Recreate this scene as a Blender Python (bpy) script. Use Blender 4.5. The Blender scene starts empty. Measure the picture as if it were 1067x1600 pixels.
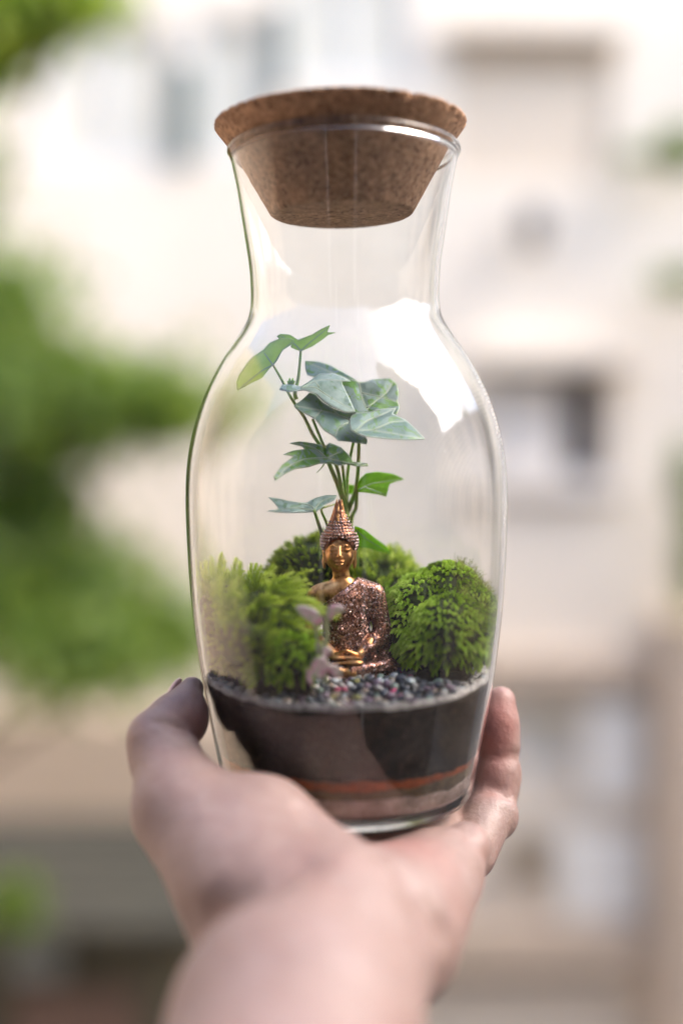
import bpy, bmesh, math, random
import numpy as np
from mathutils import Vector, Matrix
from mathutils.geometry import delaunay_2d_cdt

random.seed(7)
RNG = np.random.default_rng(11)
R = math.radians
S = bpy.context.scene
C = S.collection

# ------------------------------------------------------------------ camera, world, sun, exposure
F = 1786.0                      # focal length in pixels of the 1067 x 1600 photograph
PITCH = math.atan(100.0 / F)
D = 0.405                       # distance of the bottle axis
AX, AY = 0.0023, D              # bottle axis
cam = bpy.data.cameras.new('camera'); camo = bpy.data.objects.new('camera', cam); C.objects.link(camo)
camo.location = (0, 0, 0); camo.rotation_euler = (math.pi / 2 - PITCH, 0, 0)
cam.sensor_fit = 'VERTICAL'; cam.sensor_height = 36.0; cam.lens = 36.0 * F / 1600.0
cam.clip_start = 0.01; cam.clip_end = 400
cam.dof.use_dof = True; cam.dof.focus_distance = 0.403; cam.dof.aperture_fstop = 1.9
S.camera = camo

w = bpy.data.worlds.new('World'); S.world = w; w.use_nodes = True
nt = w.node_tree; bg = nt.nodes['Background']
sky = nt.nodes.new('ShaderNodeTexSky'); sky.sky_type = 'NISHITA'; sky.sun_disc = False
SUN_EL, SUN_AZ = 46, 98         # azimuth clockwise from +Y: bright hazy sky to the right
sky.sun_elevation = R(SUN_EL); sky.sun_rotation = R(SUN_AZ)
sky.air_density = 1.0; sky.dust_density = 3.5; sky.ozone_density = 1.0
nt.links.new(sky.outputs[0], bg.inputs[0]); bg.inputs[1].default_value = 0.13
sl = bpy.data.lights.new('sun', 'SUN'); sl.energy = .5; sl.angle = R(36); sl.color = (1, .95, .88)
so = bpy.data.objects.new('sun', sl); C.objects.link(so)
sd = Vector((math.sin(R(SUN_AZ)) * math.cos(R(SUN_EL)), math.cos(R(SUN_AZ)) * math.cos(R(SUN_EL)), math.sin(R(SUN_EL))))
so.rotation_euler = sd.to_track_quat('Z', 'Y').to_euler()

S.view_settings.view_transform = 'Standard'; S.view_settings.look = 'None'; S.view_settings.gamma = 1
S.view_settings.exposure = 2.38
S.render.engine = 'CYCLES'
cy = S.cycles
cy.max_bounces = 16; cy.transmission_bounces = 14; cy.glossy_bounces = 5; cy.diffuse_bounces = 4
cy.transparent_max_bounces = 12; cy.caustics_refractive = True; cy.caustics_reflective = False
cy.blur_glossy = 0.3; cy.sample_clamp_indirect = 0; cy.use_denoising = True
try: cy.denoiser = 'OPENIMAGEDENOISE'
except Exception: pass

# ------------------------------------------------------------------ helpers
def P(px, py, d):
    """pixel of the photograph at depth d (world Y) -> world point"""
    rx = (px - 533.5) / F; ry = (800 - py) / F
    cp, sp = math.cos(PITCH), math.sin(PITCH)
    y = cp + ry * sp; z = -sp + ry * cp
    k = d / y
    return Vector((rx * k, d, z * k))

def link(name, me, parent=None, mat=None, smooth=True):
    o = bpy.data.objects.new(name, me); C.objects.link(o)
    if mat is not None and not me.materials: me.materials.append(mat)
    if smooth:
        me.polygons.foreach_set('use_smooth', [True] * len(me.polygons))
    if parent is not None: o.parent = parent
    return o

def mesh(name, V, Fc):
    me = bpy.data.meshes.new(name); me.from_pydata([tuple(v) for v in V], [], [tuple(f) for f in Fc]); me.update(); return me

def fast_mesh(name, V, Fa):
    """V (n,3), Fa (m,k) arrays"""
    V = np.asarray(V, dtype=np.float32); Fa = np.asarray(Fa, dtype=np.int32)
    k = Fa.shape[1]; me = bpy.data.meshes.new(name)
    me.vertices.add(len(V)); me.vertices.foreach_set('co', V.ravel())
    me.loops.add(Fa.size); me.loops.foreach_set('vertex_index', Fa.ravel())
    me.polygons.add(len(Fa)); me.polygons.foreach_set('loop_start', np.arange(0, Fa.size, k, dtype=np.int32))
    me.update(calc_edges=True); me.validate(); return me

def tag(o, label=None, cat=None, group=None, kind=None):
    if label: o['label'] = label
    if cat: o['category'] = cat
    if group: o['group'] = group
    if kind: o['kind'] = kind
    return o

def empty(name, loc=(0, 0, 0)):
    o = bpy.data.objects.new(name, None); C.objects.link(o); o.location = loc; o.empty_display_size = .01; return o

class MB:
    def __init__(s): s.v = []; s.f = []
    def box(s, x0, x1, y0, y1, z0, z1):
        b = len(s.v)
        s.v += [(x, y, z) for z in (z0, z1) for y in (y0, y1) for x in (x0, x1)]
        s.f += [tuple(b + i for i in q) for q in ((0,2,3,1),(4,5,7,6),(0,1,5,4),(2,6,7,3),(0,4,6,2),(1,3,7,5))]
        return s
    def tube(s, pts, rad, n=8):
        pts = [Vector(p) for p in pts]; m = len(pts)
        if not hasattr(rad, '__len__'): rad = [rad] * m
        b = len(s.v); up = None
        for i, p in enumerate(pts):
            t = (pts[min(i+1, m-1)] - pts[max(i-1, 0)]).normalized()
            if up is None: up = t.orthogonal().normalized()
            up = (up - t * up.dot(t)).normalized(); w_ = t.cross(up)
            for k in range(n):
                a = 2 * math.pi * k / n
                s.v.append(tuple(p + (up * math.cos(a) + w_ * math.sin(a)) * rad[i]))
        for i in range(m - 1):
            for k in range(n):
                k2 = (k + 1) % n
                s.f.append((b + i*n + k, b + i*n + k2, b + (i+1)*n + k2, b + (i+1)*n + k))
        s.f.append(tuple(b + k for k in reversed(range(n)))); s.f.append(tuple(b + (m-1)*n + k for k in range(n)))
        return s
    def build(s, name, mat, parent=None, smooth=False):
        return link(name, mesh(name, s.v, s.f), parent, mat, smooth)

def smooth_path(pts, n=6):
    pts = [Vector(p) for p in pts]; out = []
    for i in range(len(pts) - 1):
        p0 = pts[max(i-1, 0)]; p1 = pts[i]; p2 = pts[i+1]; p3 = pts[min(i+2, len(pts)-1)]
        for k in range(n):
            t = k / n
            out.append(.5 * ((2*p1) + (p2-p0)*t + (2*p0-5*p1+4*p2-p3)*t*t + (3*p1-p0-3*p2+p3)*t**3))
    out.append(pts[-1]); return out

def lathe(prof, n=128, closed=False):
    V = []; Fc = []
    m = len(prof)
    for r, z in prof:
        for k in range(n):
            a = 2 * math.pi * k / n
            V.append((r * math.cos(a), r * math.sin(a), z))
    for i in range(m - 1):
        for k in range(n):
            k2 = (k + 1) % n
            Fc.append((i*n+k, i*n+k2, (i+1)*n+k2, (i+1)*n+k))
    return V, Fc

# ---- material helpers
def mat(name, color=(.5,.5,.5), rough=.6, **kw):
    m = bpy.data.materials.new(name); m.use_nodes = True
    b = m.node_tree.nodes['Principled BSDF']
    b.inputs['Base Color'].default_value = (*color, 1); b.inputs['Roughness'].default_value = rough
    for k, v in kw.items():
        b.inputs[k.replace('_', ' ')].default_value = v
    return m
def N(m, t, **kw):
    n = m.node_tree.nodes.new(t)
    for k, v in kw.items():
        if hasattr(n, k): setattr(n, k, v)
        else: n.inputs[k.replace('_', ' ')].default_value = v
    return n
def L(m, a, b): m.node_tree.links.new(a, b)
def BS(m): return m.node_tree.nodes['Principled BSDF']
def coords(m): return N(m, 'ShaderNodeTexCoord').outputs['Object']
def noise(m, scale, detail=4, rough=.55, vec=None, dist=0):
    n = N(m, 'ShaderNodeTexNoise'); n.inputs['Scale'].default_value = scale; n.inputs['Detail'].default_value = detail
    n.inputs['Roughness'].default_value = rough; n.inputs['Distortion'].default_value = dist
    L(m, vec if vec else coords(m), n.inputs['Vector']); return n
def ramp(m, fac, stops):
    r = N(m, 'ShaderNodeValToRGB'); el = r.color_ramp.elements
    while len(el) < len(stops): el.new(.5)
    for e, (p, c) in zip(el, stops): e.position = p; e.color = (*c, 1)
    L(m, fac, r.inputs[0]); return r
def bump(m, h, strength=.3, dist=.001, chain=None):
    b = N(m, 'ShaderNodeBump'); b.inputs['Strength'].default_value = strength; b.inputs['Distance'].default_value = dist
    L(m, h, b.inputs['Height'])
    if chain: L(m, chain, b.inputs['Normal'])
    return b
def mixc(m, fac, a, b, mode='MIX'):
    x = N(m, 'ShaderNodeMix'); x.data_type = 'RGBA'; x.blend_type = mode
    for i, v in ((0, fac), (6, a), (7, b)):
        if isinstance(v, (int, float)): x.inputs[i].default_value = v
        elif isinstance(v, tuple): x.inputs[i].default_value = (*v, 1)
        else: L(m, v, x.inputs[i])
    return x.outputs[2]

# ------------------------------------------------------------------ SDF modelling
class Field:
    def __init__(s, lo, hi, h):
        s.lo = np.array(lo, dtype=np.float64); s.h = h
        s.n = np.ceil((np.array(hi) - s.lo) / h).astype(int) + 1
        s.f = np.full(s.n, 1e3 * h, dtype=np.float32)
        s.ax = [(s.lo[i] + np.arange(s.n[i]) * h).astype(np.float32) for i in range(3)]
    def sub(s, lo, hi):
        a = np.clip(np.floor((np.array(lo) - s.lo) / s.h).astype(int), 0, s.n)
        b = np.clip(np.ceil((np.array(hi) - s.lo) / s.h).astype(int) + 1, 0, s.n)
        sl_ = tuple(slice(a[i], b[i]) for i in range(3))
        g = np.meshgrid(*[s.ax[i][sl_[i]] for i in range(3)], indexing='ij', sparse=True)
        return sl_, g
    def union(s, sl_, d, k):
        f = s.f[sl_]
        if k > 0:
            hh = np.clip(.5 + .5 * (f - d) / k, 0, 1)
            s.f[sl_] = f + (d - f) * hh - k * hh * (1 - hh)
        else: s.f[sl_] = np.minimum(f, d)
    def cap(s, a, b, ra, rb=None, k=0, sq=(1,1,1)):
        """round cone; sq stretches space about the middle"""
        rb = ra if rb is None else rb
        a = np.array(a, float); b = np.array(b, float); pad = max(ra, rb) * max(1/min(sq), 1) + 2.5 * k + 2 * s.h
        sl_, g = s.sub(np.minimum(a, b) - pad, np.maximum(a, b) + pad)
        q = np.array(sq, np.float32); ba = (b - a) * q; L2 = max(float(ba @ ba), 1e-12)
        pa = [(g[i] - a[i]) * q[i] for i in range(3)]
        t = np.clip((pa[0]*ba[0] + pa[1]*ba[1] + pa[2]*ba[2]) / L2, 0, 1)
        d = np.sqrt((pa[0]-ba[0]*t)**2 + (pa[1]-ba[1]*t)**2 + (pa[2]-ba[2]*t)**2) - (ra + (rb-ra)*t)
        s.union(sl_, d, k)
    def ell(s, c, r, k=0, rot=None):
        c = np.array(c, float); r = np.array(r, float); pad = r.max() + 2.5*k + 2*s.h
        sl_, g = s.sub(c - pad, c + pad)
        p = [g[i] - c[i] for i in range(3)]
        if rot is not None:
            M = np.array(rot.transposed())
            p = [M[i][0]*p[0] + M[i][1]*p[1] + M[i][2]*p[2] for i in range(3)]
        k0 = np.sqrt((p[0]/r[0])**2 + (p[1]/r[1])**2 + (p[2]/r[2])**2)
        k1 = np.sqrt((p[0]/r[0]**2)**2 + (p[1]/r[1]**2)**2 + (p[2]/r[2]**2)**2) + 1e-9
        s.union(sl_, k0 * (k0 - 1) / k1, k)
    def groove(s, pts, amt, wd):
        pts = [np.array(p, float) for p in pts]
        al = np.array(pts); pad = 3*wd
        sl_, g = s.sub(al.min(0) - pad, al.max(0) + pad)
        best = None
        for a, b in zip(pts[:-1], pts[1:]):
            ba = b - a; pa = [g[i] - a[i] for i in range(3)]
            t = np.clip((pa[0]*ba[0]+pa[1]*ba[1]+pa[2]*ba[2]) / float(ba @ ba), 0, 1)
            d = (pa[0]-ba[0]*t)**2 + (pa[1]-ba[1]*t)**2 + (pa[2]-ba[2]*t)**2
            best = d if best is None else np.minimum(best, d)
        s.f[sl_] += (amt * np.exp(-best / (wd*wd))).astype(np.float32)
    def mesh(s, name):
        f = s.f; sg = f < 0
        cnt = np.zeros(s.n - 1, dtype=np.int8)
        offs = [(i, j, k) for i in (0,1) for j in (0,1) for k in (0,1)]
        n = s.n
        for o in offs: cnt += sg[o[0]:n[0]-1+o[0], o[1]:n[1]-1+o[1], o[2]:n[2]-1+o[2]]
        act = np.argwhere((cnt > 0) & (cnt < 8))
        idx = np.full(s.n - 1, -1, dtype=np.int32); idx[tuple(act.T)] = np.arange(len(act))
        acc = np.zeros((len(act), 3)); c = np.zeros(len(act))
        for o in offs:
            for a in range(3):
                if o[a]: continue
                o2 = list(o); o2[a] = 1
                A = act + np.array(o); B = act + np.array(o2)
                fa = f[tuple(A.T)]; fb = f[tuple(B.T)]
                m = (fa < 0) != (fb < 0)
                t = fa[m] / (fa[m] - fb[m])
                pos = np.array(o, float) + np.zeros((m.sum(), 3)); pos[:, a] = t
                acc[m] += pos; c[m] += 1
        V = s.lo + (act + acc / c[:, None]) * s.h
        quads = []
        for a in range(3):
            u, v = (a+1) % 3, (a+2) % 3
            A = [slice(None)]*3; B = [slice(None)]*3
            A[a] = slice(0, -1); B[a] = slice(1, None)
            d = sg[tuple(A)] != sg[tuple(B)]
            e = np.argwhere(d)
            e = e[(e[:, u] > 0) & (e[:, v] > 0) & (e[:, u] < n[u]-1) & (e[:, v] < n[v]-1)]
            eu = np.zeros(3, int); eu[u] = 1; ev = np.zeros(3, int); ev[v] = 1
            q = np.stack([idx[tuple((e - eu - ev).T)], idx[tuple((e - ev).T)], idx[tuple(e.T)], idx[tuple((e - eu).T)]], 1)
            ins = sg[tuple(e.T)]
            q[~ins] = q[~ins][:, ::-1]
            quads.append(q)
        return fast_mesh(name, V, np.concatenate(quads))

# ------------------------------------------------------------------ bottle profile (metres, from the photograph)
SIL = [(240,176.5),(293,166),(330,160.5),(360,156),(412,148.6),(450,146.2),(475,146.6),(492,149.5),(507,156),(523,166),(541,178.5),(562,192.5),(588,207),(614,219.5),(643,230.5),
       (672,239),(705,246),(740,250.2),(780,251.8),(820,251.3),(870,249.5),(917,247),(965,243),(1015,237),(1064,230),(1112,221.5),(1150,214.5),(1192,206),(1225,199),(1250,193)]
prof = []
for y, rp in SIL:
    t = rp / F; r = D * t / math.sqrt(1 + t*t)
    d = D - r*r/D
    prof.append((r, P(533, y, d).z))
ZR = prof[0][1]; ZB = -0.1255
def r_out(z):
    zs = [p[1] for p in prof][::-1]; rs = [p[0] for p in prof][::-1]
    return float(np.interp(z, zs, rs))
WALL = 0.0014
def r_in(z): return r_out(z) - WALL
FLOOR = ZB + .0040              # top of the glass base

# ================================================================== BACKGROUND (far to near)
FD = 7.0                        # distance of the facade opposite
def px_rect(x0, y0, x1, y1, d):
    a = P(x0, y1, d); b = P(x1, y0, d); return a.x, b.x, a.z, b.z

def plaster(name, c1, c2, sc=1.5):
    m = mat(name, c1, .85)
    n = noise(m, sc, 6, .6); r = ramp(m, n.outputs[0], [(.3, c2), (.65, c1)])
    L(m, r.outputs[0], BS(m).inputs['Base Color'])
    n2 = noise(m, 60, 4); L(m, bump(m, n2.outputs[0], .3, .01).outputs[0], BS(m).inputs['Normal']); return m
M_wall = plaster('cream_plaster', (.85, .77, .655), (.79, .70, .585))
M_tan = plaster('tan_plaster', (.58, .47, .37), (.50, .41, .32))
M_trim = plaster('white_trim', (.84, .80, .75), (.76, .71, .65))
M_white = mat('bright_patch_white', (.90, .88, .82), .6)
M_shut = mat('beige_shutter', (.80, .68, .54), .6)
M_glass_shade = mat('dark_pane_and_shade', (.10, .09, .09), .15)
M_curt = mat('pale_curtain_pane', (.80, .75, .64), .9, Specular_IOR_Level=.05)
M_frame = mat('grey_green_frame', (.10, .13, .11), .5)
M_frame_w = mat('white_frame', (.72, .72, .72), .5)
M_ground = plaster('paving', (.45, .42, .38), (.36, .33, .30), .5)

g = MB(); g.box(-60, 60, -40, 120, -5.2, -5.0)
tag(g.build('ground', M_ground), kind='structure')

# facade: a wall with real openings
facade = empty('apartment_building', (1.0, FD, -5.0))
tag(facade, 'pale cream apartment building with shuttered and curtained windows, blurred far behind the bottle', 'building')
def to_facade(o): o.parent = facade; o.matrix_parent_inverse = Matrix.Translation(-Vector((1.0, FD, -5.0))); return o
HOLES = {  # name: pixel rectangle
    'w1': (60, 38, 275, 262), 'w1b': (302, 25, 425, 250), 'w2': (447, -80, 640, 132),
    'w3': (705, 62, 958, 282), 'w4': (762, 572, 962, 752), 'w5': (800, 1085, 905, 1205),
    'w6': (-420, 20, -150, 280), 'w7': (1180, 60, 1420, 280), 'w8': (1180, 575, 1420, 760), 'w9': (290, 1290, 420, 1420)}
xs = {-8.0, 9.0}; zs = {-5.0, 6.8}; rects = {}
for k, (x0, y0, x1, y1) in HOLES.items():
    a = px_rect(x0, y0, x1, y1, FD); rects[k] = a; xs |= {a[0], a[1]}; zs |= {a[2], a[3]}
xs = sorted(xs); zs = sorted(zs); mb = MB()
for i in range(len(xs)-1):
    for j in range(len(zs)-1):
        cx, cz = (xs[i]+xs[i+1])/2, (zs[j]+zs[j+1])/2
        if any(a[0] < cx < a[1] and a[2] < cz < a[3] for a in rects.values()): continue
        b = len(mb.v); mb.v += [(xs[i], FD, zs[j]), (xs[i+1], FD, zs[j]), (xs[i+1], FD, zs[j+1]), (xs[i], FD, zs[j+1])]; mb.f.append((b, b+1, b+2, b+3))
for a in rects.values():
    b = len(mb.v); mb.v += [(x, y, z) for y in (FD, FD+.3) for x, z in ((a[0],a[2]),(a[1],a[2]),(a[1],a[3]),(a[0],a[3]))]
    for k in range(4):
        k2 = (k+1) % 4; mb.f.append((b+k, b+k2, b+4+k2, b+4+k))
to_facade(mb.build('wall', M_wall))
def window(key, pane_mat, frame_mat, bars=1, depth=.03, extra=None):
    a = rects[key]; fr = MB(); t = .05; y0, y1 = FD + depth, FD + depth + .06
    fr.box(a[0]+.002, a[0]+t, y0, y1, a[2]+.002, a[3]-.002); fr.box(a[1]-t, a[1]-.002, y0, y1, a[2]+.002, a[3]-.002)
    fr.box(a[0]+t, a[1]-t, y0, y1, a[2]+.002, a[2]+t); fr.box(a[0]+t, a[1]-t, y0, y1, a[3]-t, a[3]-.002)
    for k in range(bars):
        xm = a[0] + (a[1]-a[0]) * (k+1)/(bars+1); fr.box(xm-.025, xm+.025, y0+.003, y1-.003, a[2]+t, a[3]-t)
    f = to_facade(fr.build('window', frame_mat))
    pm = MB(); pm.box(a[0]+.004, a[1]-.004, y1+.004, y1+.014, a[2]+.004, a[3]-.004)
    p = pm.build('pane', pane_mat); p.parent = f
    return f
window('w1', M_curt, M_frame_w, 1); window('w1b', M_curt, M_frame_w, 0); window('w2', M_curt, M_frame_w, 1)
for k in ('w6', 'w7', 'w8'): window(k, M_curt, M_frame_w, 1)
window('w9', M_curt, M_frame_w, 1)
# dark mullion posts between the upper left windows
for r_ in ((270, 100, 306, 256), (424, 10, 450, 150)):
    a = px_rect(*r_, FD); m_ = MB(); m_.box(a[0], a[1], FD-.04, FD+.02, a[2], a[3]); to_facade(m_.build('drain_pipe', M_frame))
# roller shutter: every slat an own part
a = rects['w3']; ns = 14
for k in range(ns):
    z0 = a[2] + (a[3]-a[2]) * k/ns; z1 = a[2] + (a[3]-a[2]) * (k+1)/ns
    m_ = MB(); m_.box(a[0]+.004, a[1]-.004, FD+.05 + (.006 if k % 2 else 0), FD+.09, z0+.004, z1-.004); to_facade(m_.build('shutter_slat', M_shut))
a = px_rect(692, 42, 972, 62, FD); m_ = MB(); m_.box(a[0], a[1], FD-.14, FD-.002, a[2], a[3]); to_facade(m_.build('lintel', M_wall))
a = px_rect(700, 62, 964, 84, FD); m_ = MB(); m_.box(a[0], a[1], FD-.07, FD-.003, a[2]+.01, a[3]-.002); to_facade(m_.build('shutter_box', M_tan))
# right window: white sash on the left, dark open gap on the right
window('w4', M_glass_shade, M_frame_w, 0, .16)
a = rects['w4']
for (x0, x1, mm) in ((766, 880, M_trim), (938, 958, M_trim)):
    b_ = px_rect(x0, 590, x1, 748, FD); m_ = MB(); m_.box(b_[0], b_[1], FD+.08, FD+.12, b_[2], b_[3]); to_facade(m_.build('sash', mm))
a = px_rect(735, 545, 985, 572, FD); m_ = MB(); m_.box(a[0], a[1], FD-.22, FD-.002, a[2], a[3]); to_facade(m_.build('lintel', M_wall))
a = px_rect(745, 752, 975, 768, FD); m_ = MB(); m_.box(a[0], a[1], FD-.1, FD-.002, a[2], a[3]); to_facade(m_.build('sill', M_trim))
# ledges and lower bay; the thin dark strip stands in for a shadow line
for (x0, y0, x1, y1, dp, mm) in ((740, 1018, 1005, 1052, .22, M_tan), (600, 1430, 1010, 1498, .20, M_tan), (520, 1500, 960, 1526, .05, M_glass_shade), (775, 1052, 1008, 1085, .04, M_trim)):
    a = px_rect(x0, y0, x1, y1, FD); m_ = MB(); m_.box(a[0], a[1], FD-dp, FD-.003, a[2], a[3]); to_facade(m_.build('ledge_or_shade_strip', mm))
window('w5', M_curt, M_frame_w, 0, .05)
for r_ in ((908, 1095, 1000, 1245), (868, 1300, 1000, 1426)):  # white boxes added for the bright patches of the lower wall
    a = px_rect(*r_, FD); m_ = MB(); m_.box(a[0], a[1], FD-.10, FD-.003, a[2], a[3]); to_facade(m_.build('bright_patch', M_white))
# pier at the right and lower plinth in a darker render
a = px_rect(1005, 960, 1130, 1900, FD); m_ = MB(); m_.box(a[0], a[1], FD-.30, FD-.002, a[2], a[3]); to_facade(m_.build('pier', M_tan))
a = px_rect(-300, 1120, 560, 1250, FD); m_ = MB(); m_.box(a[0], a[1], FD-.12, FD-.004, a[2]-.8, a[3]); to_facade(m_.build('plinth', M_tan))
# small fittings
def tagthing(name, label, cat, group=None):
    def f(o): return tag(o, label, cat, group)
    return f
m_ = MB(); a = px_rect(800, 330, 850, 375, FD); m_.box(a[0], a[1], FD-.22, FD-.003, a[2], a[3])
ac = empty('wall_lamp', ((a[0]+a[1])/2, FD-.003, a[2])); tag(ac, 'small dark grey lantern fixed to the cream wall right of the bottle neck', 'wall lamp')
def under(root, o):
    o.parent = root; o.matrix_parent_inverse = Matrix.Translation(-root.location); return o
M_lamp = mat('lamp_metal', (.09, .09, .10), .5)
c_ = P(825, 352, FD)
ml = MB(); ml.tube([(c_.x, FD-.003, c_.z+.06), (c_.x, FD-.12, c_.z+.10), (c_.x, FD-.17, c_.z+.06)], .015); under(ac, ml.build('bracket', M_lamp))
V, Fc = lathe([(.0, .07), (.05, .06), (.085, .0), (.075, -.01), (.06, -.14), (.03, -.16), (0, -.16)], 16)
o = link('lantern', mesh('lantern', [(x + c_.x, y + FD - .17, z + c_.z) for x, y, z in V], Fc), None, M_lamp); under(ac, o)
m_ = MB(); a = px_rect(800, 1305, 845, 1350, FD); m_.box(a[0], a[1], FD-.16, FD-.004, a[2], a[3])
vt = empty('meter_box', ((a[0]+a[1])/2, FD-.004, a[2])); tag(vt, 'small brown meter box on the wall beside the little finger', 'meter box')
M_mb = mat('brown_box', (.22, .17, .11), .6)
under(vt, m_.build('cabinet', M_mb))
m_ = MB(); m_.box(a[0]+.01, a[1]-.01, FD-.172, FD-.162, a[2]+.01, a[3]-.01); under(vt, m_.build('door', M_mb))
# low outbuilding with a dark tiled roof, bottom left
lb = empty('shed', (P(60, 1500, 5.6).x, 5.6, -5.0)); tag(lb, 'low grey brown lean-to shed with dark roof at the bottom left of the view', 'shed')
M_shed = plaster('shed_wall', (.10, .085, .05), (.04, .04, .028), 1.6); M_roof = plaster('shed_roof', (.05, .05, .04), (.035, .035, .03), 5)
a = px_rect(-500, 1380, 330, 1442, 5.5)
m_ = MB(); m_.box(a[0], a[1], 5.5, 6.9, -5.0, a[2]); under(lb, m_.build('wall', M_shed))
for k in range(5):
    m_ = MB(); m_.box(a[0]-.1, a[1]+.05, 5.35 + k*.3, 5.64 + k*.3, a[2] + k*.012 + .002, a[2] + k*.012 + .04); under(lb, m_.build('roof_board', M_roof))
m_ = MB(); a = px_rect(20, 1560, 210, 1600, 5.4); m_.box(a[0], a[1], 5.42, 5.498, a[2]-.15, a[3]); under(lb, m_.build('red_hatch', mat('brick_red', (.10, .06, .045), .7)))
m_ = MB(); a = px_rect(5, 1470, 95, 1535, 5.4); m_.box(a[0], a[1], 5.43, 5.498, a[2], a[3]); under(lb, m_.build('vent_panel', mat('grey_vent', (.16, .17, .16), .6)))

# ---- trees: trunk, limbs and leaf-sized faces
def leaf_mat(name, c1, c2, tr=.45):
    m = mat(name, c1, .5); nt_ = m.node_tree; out = nt_.nodes['Material Output']
    a = N(m, 'ShaderNodeAttribute'); a.attribute_name = 'tint'
    r = ramp(m, a.outputs['Fac'], [(0, c1), (1, c2)])
    L(m, r.outputs[0], BS(m).inputs['Base Color'])
    t = N(m, 'ShaderNodeBsdfTranslucent'); L(m, mixc(m, .5, r.outputs[0], (.45, .60, .05)), t.inputs[0])
    ms = N(m, 'ShaderNodeMixShader'); ms.inputs[0].default_value = tr
    L(m, BS(m).outputs[0], ms.inputs[1]); L(m, t.outputs[0], ms.inputs[2]); L(m, ms.outputs[0], out.inputs[0]); return m
M_bark = mat('bark', (.12, .09, .06), .9)
M_leaf1 = leaf_mat('tree_leaf', (.075, .15, .03), (.20, .30, .07), .45)
M_leaf2 = leaf_mat('tree_leaf_yellow', (.12, .24, .02), (.34, .42, .03), .5)
def leaves(center_r, n, size, seed):
    """leaf quads in several ellipsoids [(c, r)]"""
    rg = np.random.default_rng(seed); V = []; T = []
    wts = np.array([r[0]*r[1]*r[2] for c, r in center_r]); wts = wts / wts.sum()
    for (c, r), wt in zip(center_r, wts):
        m = int(n * wt) + 10
        d = rg.normal(size=(m, 3)); d /= np.linalg.norm(d, axis=1)[:, None]
        rad = rg.uniform(.15, 1, m) ** .45
        # clumps
        cl = rg.normal(size=(14, 3)); cl /= np.linalg.norm(cl, axis=1)[:, None]
        p = d * rad[:, None]; near = cl[rg.integers(0, 14, m)] * .75
        p = p * .45 + near * .3 + rg.normal(size=(m, 3)) * .30
        p = np.array(c) + p * np.array(r)
        u = rg.normal(size=(m, 3)); u /= np.linalg.norm(u, axis=1)[:, None]
        v = np.cross(u, rg.normal(size=(m, 3))); v /= np.linalg.norm(v, axis=1)[:, None]
        s_ = size * rg.uniform(.6, 1.3, m)[:, None]
        V.append(np.stack([p - u*s_, p + v*s_*.42, p + u*s_, p - v*s_*.42], 1)); T.append(np.repeat(rg.uniform(0, 1, m), 4))
    V = np.concatenate(V).reshape(-1, 3); T = np.concatenate(T)
    me = fast_mesh('crown', V, np.arange(len(V)).reshape(-1, 4))
    at = me.attributes.new('tint', 'FLOAT', 'POINT'); at.data.foreach_set('value', T.astype(np.float32)); return me
def tree(label, base, blobs, n, size, m, seed, d, trunk_r=.09, group=None):
    t = empty('leafy_tree', base); tag(t, label, 'tree', group)
    mb = MB(); top = Vector(blobs[-1][0]); b = Vector(base)
    mid = b.lerp(top, .5) + Vector((-.15, .1, 0))
    path = smooth_path([b, mid, top], 8)
    mb.tube(path, [trunk_r * (1 - .7 * i / len(path)) for i in range(len(path))], 10)
    for c, r in blobs:
        c = Vector(c); s_ = path[int(len(path) * .6)]
        mb.tube(smooth_path([s_, s_.lerp(c, .5) + Vector((0, 0, -.1)), c], 5), [trunk_r*.4 * (1 - .8*i/10) for i in range(11)], 6)
        for k in range(3):
            e = c + Vector((random.uniform(-1, 1)*r[0], random.uniform(-1, 1)*r[1], random.uniform(-1, 1)*r[2]))*.7
            mb.tube([c.lerp(s_, .1), c.lerp(e, .5) + Vector((0, 0, .03)), e], [trunk_r*.14, trunk_r*.1, trunk_r*.04], 5)
    under(t, mb.build('trunk', M_bark, None, True))
    o = link('crown', leaves(blobs, n, size, seed), None, m, False); o['kind'] = 'stuff'; under(t, o)
    return t
def blob(x, y, rx, ry, d, rd=None):
    c = P(x, y, d); return (tuple(c), (rx*d/F, (rd or rx*.7)*d/F, ry*d/F))
tree('blurred green tree left of the bottle with dense foliage down to the hand', (-2.6, 4.6, -5), [blob(60, 620, 220, 130, 4.4), blob(230, 640, 170, 80, 4.5), blob(90, 900, 190, 110, 4.4), blob(-30, 480, 170, 120, 4.5), blob(240, 620, 150, 75, 4.3), blob(60, 760, 120, 120, 4.4),
      blob(-60, 850, 170, 190, 4.4), blob(130, 1000, 230, 125, 4.2), blob(270, 990, 90, 95, 4.3), blob(-100, 300, 120, 200, 4.6), blob(-260, 650, 260, 420, 4.8)], 17000, .05, M_leaf1, 3, 4.5)
tree('blurred yellow green branch hanging into the top left corner', (-2.3, 2.6, -5), [blob(0, 20, 150, 80, 2.6), blob(120, 5, 110, 42, 2.6), blob(-60, 80, 120, 100, 2.7), blob(-200, -60, 220, 190, 2.8)], 6000, .035, M_leaf2, 4, 2.6, .05)
def bush(label, base, blobs, n, size, m, seed, parentname='potted_shrub'):
    t = empty(parentname, base); tag(t, label, 'shrub')
    mb = MB()
    for c, r in blobs: mb.tube(smooth_path([base, tuple(Vector(base).lerp(Vector(c), .5) + Vector((.03, 0, 0))), c], 4), .012, 6)
    under(t, mb.build('stem', M_bark, None, True))
    o = link('foliage', leaves(blobs, n, size, seed), None, m, False); o['kind'] = 'stuff'; under(t, o)
    return t
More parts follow.
